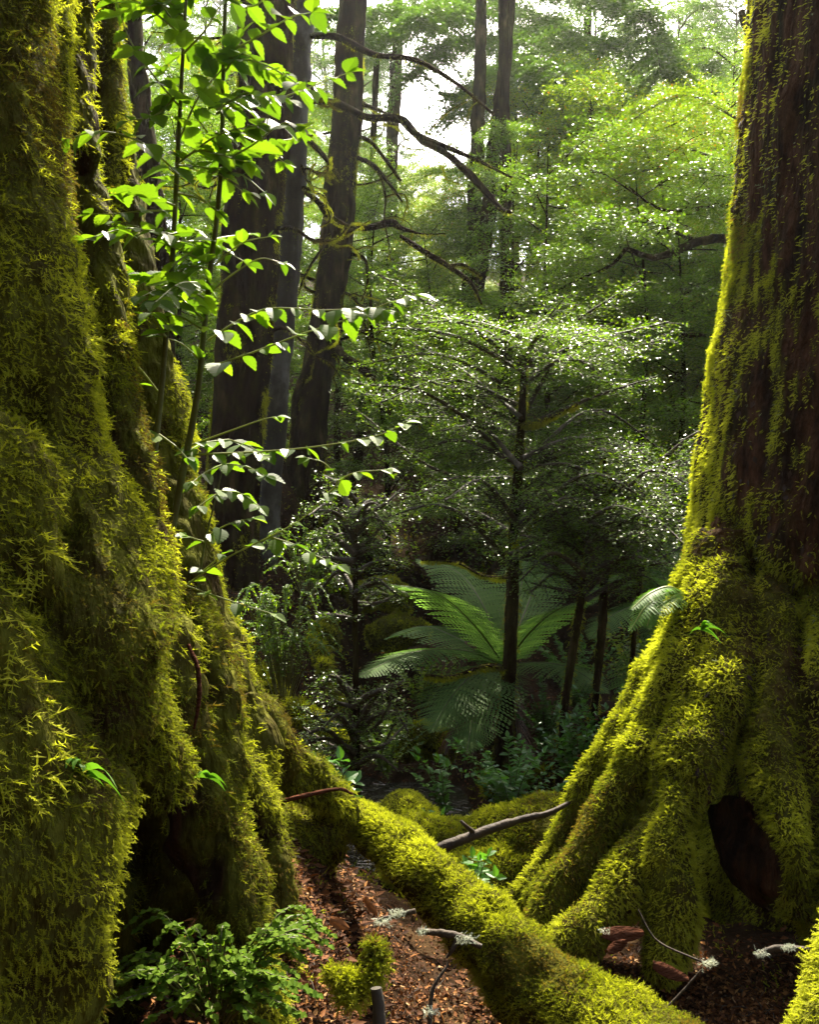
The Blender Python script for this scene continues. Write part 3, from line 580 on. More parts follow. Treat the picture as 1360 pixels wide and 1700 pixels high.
def trunk_tree(name, spine, label, limbs=(), mat='bark_dark', crown=None, cmat='conifer', moss_n=2500, msize=.03, moss_mat='moss_dark', jit=.10, flute=.3, side_moss=0, tw=None, limb_moss_n=900, extra=0):
    """spine: (px, py, depth, width px); limbs: list of (px, py, depth, radius m)"""
    pts = PP([a[:3] for a in spine]); rad = [a[3]/F_PX*a[2]/2 for a in spine]; b = pts[0].copy(); limbs = list(limbs); rge = np.random.default_rng(int(spine[0][0]))
    for _ in range(extra):
        py = rge.uniform(40, 620); o_ = sorted(spine, key=lambda a: a[1]); px = np.interp(py, [a[1] for a in o_], [a[0] for a in o_]); dd = spine[1][2]; sg = rge.choice([-1, 1, 1]); L = rge.uniform(80, 300)
        m_ = crooked(px, py, dd, sg, L, rge, rge.uniform(.012, .028)); limbs.append(m_)
        for q_ in range(2): f_ = m_[rge.integers(2, 5)]; limbs.append(crooked(f_[0], f_[1], f_[2], sg, L*.45, rge, f_[3]*.6))
    T = thing(name, b, label, "tree"); g = Geo(); q, r = tube(g, pts-b, rad, 56, len(pts)*16, jit*1.5, 17, flute=flute*1.6)
    g.build("trunk", M[mat], T, smooth=True)
    if moss_n:
        gm = Geo(); limb_moss(gm, q, r, rng, moss_n, msize, .8); gm.build("trunk_moss", M[moss_mat], T)
    if side_moss:      # moss on the flanks, lighter gold to paint a sunlit rim
        n = side_moss; i = rng.integers(0, len(q)-1, n); sg = rng.choice([-1., 1.], n); nn = nrm(np.c_[sg, rng.uniform(-.6, .8, n), np.zeros(n)])
        gm = Geo(); moss(gm, q[i]+(q[i+1]-q[i])*rng.random((n, 1))+nn*r[i][:, None]*.95, nn, rng, .028, .4, .7, .35, MT_FINE, .1, 41); gm.build("sunlit_rim_moss", M['moss_gold_lit'], T)
    for lb in limbs:
        lp = PP([a[:3] for a in lb])-b; g = Geo(); q2, r2_ = tube(g, lp, [a[3] for a in lb], 8, len(lb)*6, .15, 23)
        lo_ = g.build("limb", M['bark_dark'], T, smooth=True)
        gm = Geo(); limb_moss(gm, q2, r2_, rng, limb_moss_n, .028, .9, .05); gm.build("limb_moss", M['moss'], lo_)
    if crown:
        F = Fol()
        for c in crown:
            cp = PP([a[:3] for a in c])-b; tube(F.wood, cp, [.02]+[.012]*(len(c)-2)+[.005], 5, len(c)*4)
            twigs_leaves(F, cp, rng, **(tw or {}))
        F.leaf.build("crown", M[cmat], T); F.wood.build("twigs", M['twig'], T)
    return T
# unseen boughs added over the frame on several trunks to shade the forest floor
def shade_crown(x, y, z, R, n, seed):
    rg = np.random.default_rng(seed); out = []
    for k in range(n):
        a = rg.uniform(0, 6.28); d = rg.uniform(.4, 1)*R; zz = z+rg.uniform(-1.6, 1.6)
        out.append(np.array([(x, y, zz), (x+cos(a)*d*.5, y+sin(a)*d*.5, zz+.3), (x+cos(a)*d, y+sin(a)*d, zz-.1)]))
    return out
def add_shade_crown(T, x, y, z, R, n, seed, mat='beech'):
    F = Fol(); b = np.array(T.location)
    for c in shade_crown(x, y, z, R, n, seed):
        tube(F.wood, c-b, [.05, .03, .01], 5, 8)
        twigs_leaves(F, c-b, np.random.default_rng(seed), (.4, 1.1), .12, (.07, .11), .65, .2, .1, .3, .06, 2, .005)
    F.leaf.build("crown", M[mat], T); F.wood.build("boughs", M['twig'], T)
tw_con = dict(tl=(.5, 1.3), sp=.065, rows=4, leaf=(.05, .08), droop=.5, lsp=.04, start=.1, flat=.25)
t1 = trunk_tree("tall_dark_tree", [(350, 1120, 8.50, 160), (375, 950, 8.50, 104), (395, 700, 8.50, 96), (415, 450, 8.50, 96), (435, 200, 8.50, 92), (445, 0, 8.50, 92), (455, -300, 8.60, 80)],
    "thick brown-black trunk behind the leafy saplings, widest in the middle distance", moss_n=60000, msize=.045, moss_mat='moss', side_moss=1800, extra=4, limb_moss_n=300)
add_shade_crown(t1, -4.6, 7.6, 9.5, 2.6, 26, 201)
t2 = trunk_tree("slim_dark_tree", [(425, 1100, 9.20, 60), (438, 980, 9.20, 44), (452, 750, 9.20, 42), (468, 560, 9.20, 38), (482, 400, 9.20, 40), (492, 150, 9.20, 44), (500, 0, 9.20, 40), (508, -260, 9.20, 30)],
    "slim straight blotched trunk just right of the thickest middle-distance trunk", mat='bark_grey', moss_n=16000, side_moss=500, extra=8, limb_moss_n=350,
    limbs=[[(505, 165, 9.20, 0.036), (560, 172, 9.10, 0.036), (610, 195, 9.00, 0.036), (665, 198, 8.90, 0.041), (700, 232, 8.80, 0.036), (745, 258, 8.70, 0.032), (790, 300, 8.60, 0.037), (830, 345, 8.50, 0.027), (848, 352, 8.40, 0.018)],
           [(668, 200, 8.90, 0.036), (690, 222, 8.80, 0.032), (730, 240, 8.75, 0.027), (790, 265, 8.70, 0.018), (850, 295, 8.60, 0.011)],
           [(665, 392, 8.9, .02), (700, 415, 8.8, .028), (745, 442, 8.7, .026), (782, 470, 8.6, .02), (800, 505, 8.5, .01)],
           [(745, 442, 8.7, .018), (770, 440, 8.6, .016), (800, 460, 8.5, .008)],
           [(505, 60, 9.2, .03), (560, 62, 9, .035), (620, 90, 8.8, .03), (690, 100, 8.6, .025), (760, 140, 8.4, .018), (820, 190, 8.3, .012)],
           [(505, 225, 9.20, 0.027), (540, 262, 9.10, 0.027), (565, 300, 9.00, 0.018)],
           [(505, 318, 9.20, 0.018), (528, 335, 9.10, 0.031), (540, 350, 9.05, 0.045), (552, 362, 9.00, 0.031), (578, 374, 9.00, 0.016), (610, 378, 8.95, 0.036), (650, 370, 8.90, 0.041), (665, 378, 8.90, 0.027), (700, 388, 8.80, 0.009), (740, 388, 8.80, 0.005)]])
t3 = trunk_tree("leaning_dark_tree", [(480, 930, 11.00, 110), (500, 820, 11.00, 80), (518, 680, 11.00, 62), (540, 530, 11.00, 54), (558, 400, 11.00, 52), (574, 220, 11.00, 52), (582, 80, 11.00, 46), (588, -60, 11.00, 42), (592, -220, 11.00, 34)],
    "dark leaning trunk standing against the bright gap, with crooked bare side branches", mat='bark_dark', moss_n=32000, moss_mat='moss', msize=.04, extra=13, limb_moss_n=350,
    limbs=[[(490, 720, 10.90, 0.050), (492, 660, 10.90, 0.058), (512, 610, 10.85, 0.058), (540, 530, 10.80, 0.050)],
           [(545, 560, 11.00, 0.041), (570, 590, 10.50, 0.050), (600, 612, 10.20, 0.051), (615, 625, 10.10, 0.042), (640, 655, 10.00, 0.034), (665, 665, 9.90, 0.017)],
           [(610, 620, 10.10, 0.025), (625, 655, 10.00, 0.025), (648, 688, 9.90, 0.017)],
           [(590, 225, 11.00, 0.025), (615, 235, 10.80, 0.025), (640, 265, 10.60, 0.021), (665, 300, 10.50, 0.017)],
           [(590, 260, 11.00, 0.025), (620, 275, 10.80, 0.029), (650, 310, 10.60, 0.021), (668, 335, 10.50, 0.013)],
           [(560, 395, 10.90, 0.016), (530, 420, 10.80, 0.017), (505, 460, 10.70, 0.015), (495, 490, 10.60, 0.008)],
           [(585, 170, 11.00, 0.033), (615, 178, 10.90, 0.025), (650, 192, 10.80, 0.012)],
           [(575, 420, 11.00, 0.025), (605, 430, 10.80, 0.021), (610, 470, 10.80, 0.017), (600, 500, 10.70, 0.008)]])
# dark feathery boughs across the top centre
TC = trunk_tree("overhanging_bough_tree", [(870, 1020, 20.30, 40), (850, 600, 20.30, 36), (845, 300, 20.30, 34), (842, 80, 20.30, 30), (842, -200, 20.30, 26)],
    "tall distant trunk right of the bright gap carrying dark feathery boughs across the top", mat='bark_dark', moss_n=2500, cmat='conifer', tw=tw_con,
    limbs=[[(842, 120, 20.30, 0.091), (800, 150, 18.85, 0.078), (760, 160, 17.40, 0.065), (730, 155, 16.68, 0.039)],
           [(845, 150, 20.30, 0.078), (820, 175, 19.57, 0.065), (790, 180, 18.85, 0.052), (760, 165, 18.12, 0.039)],
           [(845, 200, 20.16, 0.065), (860, 235, 19.72, 0.065), (885, 252, 19.43, 0.039)]],
    crown=[[(845, -40, 19.57), (760, -10, 17.40), (640, 20, 15.22), (540, 25, 13.78)], [(845, 10, 19.57), (770, 30, 17.40), (680, 50, 15.22), (600, 75, 13.78)], [(840, 60, 19.57), (800, 70, 17.40), (740, 75, 15.95), (680, 130, 14.50)],
           [(850, 20, 18.85), (900, 30, 17.40), (960, 60, 15.95), (1020, 80, 14.50)], [(850, 80, 18.85), (900, 110, 17.40), (940, 150, 15.95), (960, 200, 14.50)], [(845, -60, 18.85), (900, -30, 17.40), (980, -10, 15.95), (1080, 20, 14.50)],
           [(845, 100, 18.85), (820, 130, 17.40), (780, 150, 15.95), (760, 200, 14.50)], [(845, 140, 18.85), (880, 180, 17.40), (900, 230, 15.95)], [(850, 40, 17.40), (880, 60, 15.22), (900, 100, 13.78), (930, 130, 13.05)], [(845, 0, 17.40), (800, 0, 15.95), (730, 10, 14.50), (690, 30, 13.05)],
           [(845, 0, 18.85), (1000, -40, 15.95), (1080, 60, 14.50), (1100, 130, 13.78)], [(845, 60, 18.85), (960, 90, 17.40), (1040, 140, 15.95), (1080, 200, 14.50)], [(845, 160, 18.85), (960, 190, 17.40), (1030, 230, 15.95)], [(845, 120, 18.85), (950, 140, 17.40), (1000, 180, 15.95), (1020, 260, 15.22)]])
for spine, lab in (
    ([(745, 690, 12.9, 44), (768, 560, 12.9, 26), (783, 430, 12.9, 26), (790, 300, 12.9, 24), (797, 120, 12.9, 20), (800, -60, 12.9, 16)], "left stem of the three close dark trunks beyond the gap"),
    ([(755, 680, 12.2, 40), (785, 520, 12.2, 26), (808, 380, 12.2, 26), (822, 240, 12.2, 24), (840, 100, 12.2, 20), (850, -60, 12.2, 18)], "leaning middle stem of the three close dark trunks beyond the gap"),
    ([(838, 660, 11.6, 30), (841, 480, 11.6, 20), (842, 330, 11.6, 20), (838, 180, 11.6, 18), (836, -60, 11.6, 16)], "straight thin right stem of the three close dark trunks beyond the gap"),
    ([(650, 700, 20, 26), (652, 430, 20, 22), (650, 280, 20, 20), (658, 120, 20, 20), (662, -60, 20, 16)], "thin hazy trunk in the middle of the bright gap"),
    ([(1000, 640, 20, 20), (985, 450, 20, 16), (978, 200, 20, 14), (975, -60, 20, 12)], "thin distant trunk behind the lime foliage, right of centre"),
    ([(300, 1000, 9, 46), (280, 700, 9, 38), (262, 400, 9, 36), (225, 100, 9, 34), (215, -60, 9, 34)], "half hidden dark trunk behind the tip of the left tree's flutes"),
    ([(590, 800, 16, 20), (610, 600, 16, 12), (615, 380, 16, 11), (625, 100, 16, 9)], "very thin distant pole trunk right of the leaning dark trunk")):
    trunk_tree("distant_trunk_tree", spine, lab, moss_n=600, jit=.12)
    
# glossy thin tree in the centre with the tree fern at its foot
tw_g = dict(fill=.7, tl=(.12, .4), sp=.035, rows=3, leaf=(.015, .024), droop=.2, lsp=.02, start=.05, flat=.3, updev=.3, fwd=.6)
def sprays(cx, cy, d, n, w, h, rg, ox=0, oy=0, dd=1.0, ln=(90, 200), down=.18):
    out = []
    for k in range(n):
        sy = cy+rg.uniform(-h, h); s = rg.choice([-1, 1]); L = rg.uniform(*ln)*w; z = d+rg.uniform(-dd*.3, dd*.3)
        out.append([(cx, sy+rg.uniform(20, 70)*w, z), (cx+s*L*.5, sy+rg.normal(0, 16), z+rg.uniform(-dd, dd)*.6), (cx+s*L, sy+L*down*rg.uniform(-1.2, 1.6)+rg.normal(0, 20), z+rg.uniform(-dd, dd))])
    return out
rg = np.random.default_rng(9)
trunk_tree("thin_mossy_tree", [(832, 1300, 6.0, 44), (842, 1180, 6.0, 26), (850, 1020, 6.0, 22), (856, 850, 6.0, 19), (866, 700, 6.0, 14), (872, 560, 6.0, 9)],
    "thin mossy-edged tree rising in front of the tree fern, crown of glittering small leaves", moss_n=900, msize=.02, side_moss=1300, cmat='beech', tw=tw_g,
    limbs=[[(838, 1112, 5.9, .012), (815, 1106, 5.8, .014), (785, 1112, 5.7, .014), (750, 1124, 5.6, .014), (706, 1122, 5.5, .01)], [(856, 905, 5.95, .018), (885, 870, 5.8, .014), (910, 835, 5.7, .01)],
           [(852, 960, 6, .012), (800, 955, 6.2, .01), (760, 935, 6.4, .008), (700, 930, 6.5, .006)], [(866, 705, 5.95, .014), (900, 700, 5.85, .011), (960, 672, 5.7, .008)]],
    crown=sprays(866, 700, 6.0, 34, 1.35, 180, rg, dd=1.4)+sprays(870, 560, 6.2, 9, .55, 50, rg)+sprays(866, 640, 6.6, 8, 1.6, 120, rg, dd=1.2)+sprays(860, 800, 6.2, 9, 1.0, 60, rg))
trunk_tree("glossy_sapling_tree", [(592, 1330, 5.0, 14), (592, 1200, 5.0, 11), (590, 1050, 5.0, 10), (590, 920, 5.0, 7), (590, 800, 5.0, 3)],
    "pencil-thin upright young tree with tiers of tiny glinting leaves, left of the tree fern", moss_n=0, cmat='beech', tw=dict(tl=(.08, .2), sp=.035, leaf=(.013, .021), droop=.15, lsp=.014, start=.1, flat=.12, updev=.3),
    crown=sprays(590, 880, 5.0, 22, .42, 60, rg, dd=.4)+sprays(590, 990, 5.0, 7, .4, 40, rg, dd=.4)+sprays(592, 1180, 5.0, 16, .5, 50, rg, dd=.4)+sprays(592, 1245, 4.9, 8, .6, 30, rg, dd=.4))
for sp_, lab, cr in (([(925, 1350, 5.5, 14), (935, 1200, 5.5, 12), (958, 1040, 5.5, 14), (972, 960, 5.5, 9), (980, 860, 5.5, 5)], "thin stem with sunlit golden moss rim, first to the right of the tree fern", sprays(975, 900, 5.5, 22, .7, 70, rg, dd=.6)),
                     ([(983, 1330, 5.8, 12), (988, 1180, 5.8, 11), (1000, 1040, 5.8, 15), (1006, 900, 5.8, 12), (1004, 760, 5.8, 6)], "second thin moss-rimmed stem right of the tree fern", sprays(1005, 840, 5.8, 34, .9, 90, rg, dd=.7)),
                     ([(1040, 1300, 6.2, 10), (1050, 1100, 6.2, 9), (1072, 900, 6.2, 7), (1110, 760, 6.2, 4)], "leaning whip-thin stem in front of the far fern by the right roots", sprays(1090, 800, 6.2, 26, .8, 80, rg, dd=.7))):
    trunk_tree("thin_stem_tree", sp_, lab, moss_n=500, msize=.016, side_moss=700, cmat='beech', tw=tw_g, crown=cr)
# tree standing behind the right trunk: crooked limbs and lime foliage reach left
tw_b = dict(tl=(.3, .8), sp=.04, rows=5, leaf=(.026, .044), droop=.35, lsp=.024, start=.05, flat=.18)
crb = [[(1250, 400, 9.75), (1150, 380, 9.90), (1060, 330, 10.20), (980, 340, 10.50)], [(1230, 420, 9.75), (1120, 440, 9.90), (1000, 430, 10.20), (900, 440, 10.50)], [(1230, 300, 9.75), (1130, 280, 10.20), (1040, 290, 10.50), (960, 330, 10.80)],
       [(1240, 480, 9.60), (1140, 480, 9.75), (1050, 490, 9.90), (960, 520, 10.20)], [(1240, 560, 9.45), (1150, 560, 9.60), (1040, 570, 9.90), (940, 600, 10.20)], [(1230, 620, 9.30), (1120, 640, 9.60), (1010, 660, 9.90)], [(1210, 700, 9.30), (1100, 740, 9.45), (1000, 760, 9.75), (930, 800, 9.90)],
       [(1230, 200, 9.90), (1150, 160, 10.20), (1080, 180, 10.50), (1000, 240, 10.80)], [(1230, 330, 10.50), (1100, 360, 11.10), (1000, 380, 11.40), (880, 400, 12.00)], [(1180, 780, 9.30), (1100, 820, 9.45), (1040, 860, 9.60)], [(1180, 260, 11.25), (1060, 220, 12.00), (960, 260, 12.75), (880, 330, 13.50)],
       [(1230, 520, 10.50), (1120, 520, 10.80), (1020, 540, 11.10), (920, 560, 11.40)], [(1220, 650, 10.50), (1140, 690, 10.80), (1060, 700, 11.10), (960, 720, 11.40)]]
trunk_tree("lime_leaved_tree", [(1330, 1200, 9.75, 60), (1300, 900, 9.75, 55), (1290, 500, 9.75, 48), (1290, 0, 9.75, 40), (1290, -300, 9.75, 30)],
    "lime-leaved tree whose crooked limbs reach out from behind the massive brown trunk", moss_n=0, cmat='beech_bright', tw=tw_b, crown=crb, limb_moss_n=60,
    limbs=[[(1290, 420, 9.60, 0.065), (1225, 400, 9.00, 0.052), (1190, 396, 8.85, 0.046), (1150, 405, 8.70, 0.042), (1110, 422, 8.70, 0.039), (1080, 427, 8.70, 0.033), (1040, 413, 8.70, 0.026)],
           [(1040, 413, 8.70, 0.023), (1015, 440, 8.85, 0.018), (960, 465, 9.00, 0.013), (900, 495, 9.15, 0.008)],
           [(1280, 345, 9.60, 0.039), (1220, 338, 9.00, 0.029), (1160, 346, 9.00, 0.023), (1110, 350, 9.00, 0.016), (1075, 335, 9.00, 0.013), (1045, 310, 9.00, 0.010)],
           [(1150, 398, 8.77, 0.026), (1110, 380, 8.85, 0.018), (1070, 362, 8.85, 0.013)],
           [(1260, 60, 9.45, 0.039), (1238, 40, 9.30, 0.039), (1232, 20, 9.30, 0.033), (1245, 70, 9.30, 0.033), (1243, 110, 9.15, 0.026)],
           [(1260, 700, 9.45, 0.026), (1180, 712, 9.15, 0.023), (1100, 750, 9.00, 0.018), (1020, 768, 8.85, 0.013), (950, 790, 8.70, 0.008)],
           [(1270, 550, 9.45, 0.026), (1180, 556, 9.15, 0.026), (1110, 555, 9.00, 0.018), (1080, 545, 9.00, 0.010)]])
# unseen overhead boughs, added to the two giants to darken the near ground
add_shade_crown(LT, -2.6, .4, 9.5, 3.6, 18, 301); add_shade_crown(RT, 2.4, .8, 8.0, 4.0, 64, 302)

# ------------------------------------------------------------------ tree ferns
def frond(g, gr, pts, rng, npn=34, pl=.30, w=.028, droop=.10, lift=None):
    q = spline(pts, npn*2+2); t = nrm(np.gradient(q, axis=0)); up = np.array([0, 0, 1.])
    tube(gr, pts, np.linspace(.009, .002, len(pts)), 5, 20)
    for i in range(3, len(q)):
        u = i/len(q); L = pl*(sin(pi*min(1, .12+.9*u))**.75)*rng.uniform(.9, 1.08)+.01
        s = nrm(np.cross(t[i], up)) if lift is None else lift
        for sg in (-1, 1):
            if i % 1: continue
            d = nrm(s*sg+t[i]*.35); k = 9; tt = np.linspace(0, 1, k+1)
            c = q[i]+d*(L*tt)[:, None]; c[:, 2] -= droop*L*tt**2*(1+rng.random()); wd = w*(1-.7*tt)
            a = t[i]*.9+d*.25; V = []; 
            V = np.concatenate([c, c[:-1]+a*wd[:-1, None]+(c[1:]-c[:-1])*.5, c[:-1]-a*wd[:-1, None]*.8+(c[1:]-c[:-1])*.5])
            ii = np.arange(k); Fc = np.concatenate([np.stack([ii, ii+1, k+1+ii], 1), np.stack([ii, 2*k+1+ii, ii+1], 1)])
            g.add(V, Fc, float(np.clip(rng.normal(.5, .25), 0, 1)))
def tree_fern(cx, cy, d, ends, label, pl=.3, dead=(), npn=34, trunk_h=.7):
    c = P(cx, cy, d); T = thing("tree_fern", c-[0, 0, trunk_h], label, "tree fern"); b = c-np.array([0, 0, trunk_h])
    g = Geo(); tube(g, [(0, 0, -.3), (0, .02, trunk_h*.5), (0, 0, trunk_h)], [.13, .11, .07], 12, 20, .25, 5); g.build("trunk", M['bark_dark'], T, smooth=True)
    for e in ends:
        g, gr = Geo(), Geo(); p = [c-b]+[P(*a)-b for a in e]; frond(g, gr, p, rng, npn, pl)
        f = g.build("frond", M['fern'], T); gr.build("rachis", M['green_stem'], f)
    for e in dead:
        g, gr = Geo(), Geo(); p = [c-b]+[P(*a)-b for a in e]; frond(g, gr, p, rng, 22, pl*.6, droop=.8); gr.build("rachis", M['twig'], g.build("dead_frond", M['dead_fern'], T))
tree_fern(838, 1105, 6.6, [[(790, 1040, 6.4), (725, 985, 6.1), (632, 968, 5.8)], [(805, 1010, 6.9), (760, 950, 7.3), (692, 928, 7.6)], [(832, 1050, 6.8), (828, 1010, 7.2), (815, 985, 7.6), (790, 975, 8.0)],
      [(770, 1080, 6.3), (680, 1085, 6.0), (590, 1125, 5.7)], [(800, 1110, 6.2), (755, 1150, 5.8), (715, 1215, 5.5)], [(815, 1120, 6.1), (790, 1170, 5.7), (775, 1250, 5.4)], [(880, 1050, 6.4), (930, 1010, 6.2), (1010, 985, 6.0)],
      [(870, 1020, 7.0), (900, 960, 7.5), (950, 935, 8.0)], [(890, 1100, 6.3), (950, 1110, 6.0), (1010, 1150, 5.8)], [(860, 1010, 7.1), (870, 950, 7.7), (880, 925, 8.2)], [(760, 1060, 6.9), (700, 1040, 7.2), (640, 1060, 7.4)]],
      "large tree fern with arching silvery green fronds in the middle of the gully", dead=[[(790, 1070, 6.8), (740, 1060, 7.0), (680, 1075, 7.2)], [(800, 1150, 6.5), (760, 1200, 6.3), (740, 1250, 6.2)], [(850, 1160, 6.5), (860, 1230, 6.4), (870, 1280, 6.3)]])
tree_fern(1120, 1010, 7.5, [[(1080, 960, 7.4), (1020, 960, 7.3), (960, 1010, 7.2)], [(1100, 950, 7.6), (1090, 900, 7.8), (1110, 880, 8)], [(1080, 1000, 7.2), (1020, 1020, 7.0), (980, 1060, 6.9)], [(1150, 950, 7.6), (1190, 920, 7.6), (1240, 930, 7.6)], [(1090, 1050, 7.3), (1060, 1110, 7.1), (1050, 1160, 7.0)], [(1140, 960, 7.9), (1130, 900, 8.3), (1090, 870, 8.6)]],
      "second tree fern, bluish green and half hidden against the right tree's edge", trunk_h=.9)

# ------------------------------------------------------------------ serrated saplings rooted on the left tree
def serr_leaf(rng, teeth=8):
    ts = np.linspace(0, 1, teeth*2+1); wd = .37*np.sin(pi*ts**.74)**.95; wd[1::2] *= 1.06; wd[2::2] *= .92; wd[-1] = 0; wd[0] = 0
    mid = np.c_[ts, 0*ts, -.10*ts**2]; cup = .30
    L_ = np.c_[ts+.035*(np.arange(len(ts)) % 2), wd, wd*cup-.12*ts**2]; R_ = L_*np.array([1, -1, 1]); V = []
    for a in range(len(ts)-1):
        for S, o in ((L_, 1), (R_, -1)):
            q = [mid[a], mid[a+1], S[a+1]]; q2 = [mid[a], S[a+1], S[a]]
            V += (q+q2) if o > 0 else (q[::-1]+q2[::-1])
    return np.array(V)
SL = [serr_leaf(rng, t) for t in (6, 7, 8)]
ROUND = [serr_leaf(rng, 3)*np.array([1, 1.35, .7]) for _ in range(3)]
SMOOTH = [serr_leaf(rng, 3)*np.array([1, .8, 1])]
def shoot_leaves(g, pts, rng, sp, size, T=SL, start=.1, hang=.5, pairs=True, cm=.5, tip=True):
    L = np.linalg.norm(np.diff(pts, axis=0), axis=1).sum(); n = max(2, int(L*(1-start)/sp*1.65)); q = spline(pts, 50)
    t = np.linspace(start, 1, n); i = np.minimum((t*49).astype(int), 48); b = q[i]; tg = nrm(q[i+1]-q[i]); s = nrm(np.cross(tg, [0, 0.15, 1.]))
    for sg in ((1, -1) if pairs else (1,)):
        sgn = np.full((n, 1), float(sg)) if pairs else np.where(np.arange(n) % 2, 1., -1.)[:, None]
        f = tg*.5+s*sgn*.9+rng.normal(0, .25, (n, 3)); f[:, 2] -= hang
        k = rng.random(n) < .88; sz = size*1.12*rng.uniform(.5, 1.2, n)*(1-.25*t)
        put(g, T, b[k], f[k], (np.array([0, -.15, 1.])+rng.normal(0, .3, (n, 3)))[k], sz[k], np.clip(rng.normal(cm, .32, n), 0, .96)[k]+(rng.random(k.sum()) < .05)*.04, rng)
    if tip: put(g, T, q[-1:], tg[-1:]-[[0, 0, hang*.6]], np.array([[0, -.3, 1.]]), np.array([size*.8]), np.array([cm]), rng)
def sapling(label, stem, rad, branches, size=.062, sp=.055, d=2.0, stem_mat='green_stem', extra=0):
    for _ in range(extra):
        k = rng.uniform(0, 1); sx, sy = np.interp(k, [0, 1], [stem[2][0], stem[-1][0]]), np.interp(k, [0, 1], [stem[2][1], stem[-1][1]]); a = rng.uniform(-.5, .7); sg = rng.choice([-1, 1]); l = rng.uniform(60, 150); dz = rng.uniform(-.35, .3)
        branches.append(([(sx, sy, 1.95), (sx+sg*l*.5, sy-a*l*.5-15, 1.95+dz*.5), (sx+sg*l, sy-a*l, 1.95+dz)], .05, rng.uniform(.045, .062)))
    pts = PP([(a, b, c) for a, b, c in stem]); b = pts[0].copy(); T = thing("serrated_leaf_sapling", b, label, "sapling", "saplings growing on the left tree")
    g = Geo(); tube(g, pts-b, np.linspace(rad*.8, rad*.28, len(pts)), 8, 40, .1); g.build("stem", M[stem_mat], T, smooth=True)
    for br in branches:
        gl, gb = Geo(), Geo()
        bp = PP([(a, b_, c) for a, b_, c in br[0]])-b; tube(gb, bp, np.linspace(.0028, .0010, len(bp)), 5, 24)
        shoot_leaves(gl, bp, rng, br[1] if len(br) > 1 else sp, br[2] if len(br) > 2 else size, hang=br[3] if len(br) > 3 else .35)
        gl.build("leaves", M['sapling_leaf'], gb.build("side_shoot", M['lime_stem'], T, smooth=True))
sapling("tall sapling stem nearer the left tree, with light green toothed leaves at the top",
    [(238, 890, 2.05), (262, 700, 2.05), (284, 450, 2.0), (295, 250, 1.95), (305, 60, 1.9), (312, -60, 1.88)], .010,
    [([(296, 290, 1.95), (240, 240, 1.85), (170, 218, 1.75), (105, 232, 1.7)], .055, .062), ([(300, 180, 1.93), (250, 120, 1.85), (212, 60, 1.8), (190, -10, 1.75)], .05, .06), ([(298, 230, 1.95), (330, 160, 1.95), (372, 110, 1.95), (400, 60, 1.95)], .05, .055),
     ([(290, 350, 1.98), (240, 350, 1.95), (190, 355, 1.9), (150, 355, 1.88)], .05, .05), ([(288, 400, 2.0), (240, 380, 1.95), (200, 370, 1.9)], .045, .05), ([(305, 60, 1.9), (270, 10, 1.88), (240, -40, 1.85)], .05, .055), ([(303, 90, 1.9), (340, 50, 1.88), (370, 0, 1.86)], .05, .055),
     ([(262, 650, 2.05), (220, 600, 1.98), (150, 552, 1.9)], .2, .045), ([(255, 760, 2.05), (235, 720, 2.0), (195, 700, 1.95)], .12, .045), ([(275, 560, 2.0), (250, 520, 1.95), (285, 540, 1.9)], .06, .05), ([(262, 720, 2.05), (290, 740, 2.0), (310, 760, 2.0)], .1, .05), ([(296, 270, 1.95), (330, 250, 1.9), (375, 260, 1.9), (410, 270, 1.9)], .05, .055),
     ([(292, 320, 1.97), (330, 330, 1.95), (360, 350, 1.95)], .06, .05), ([(300, 150, 1.92), (260, 190, 1.85), (215, 200, 1.8)], .05, .05)], extra=13)
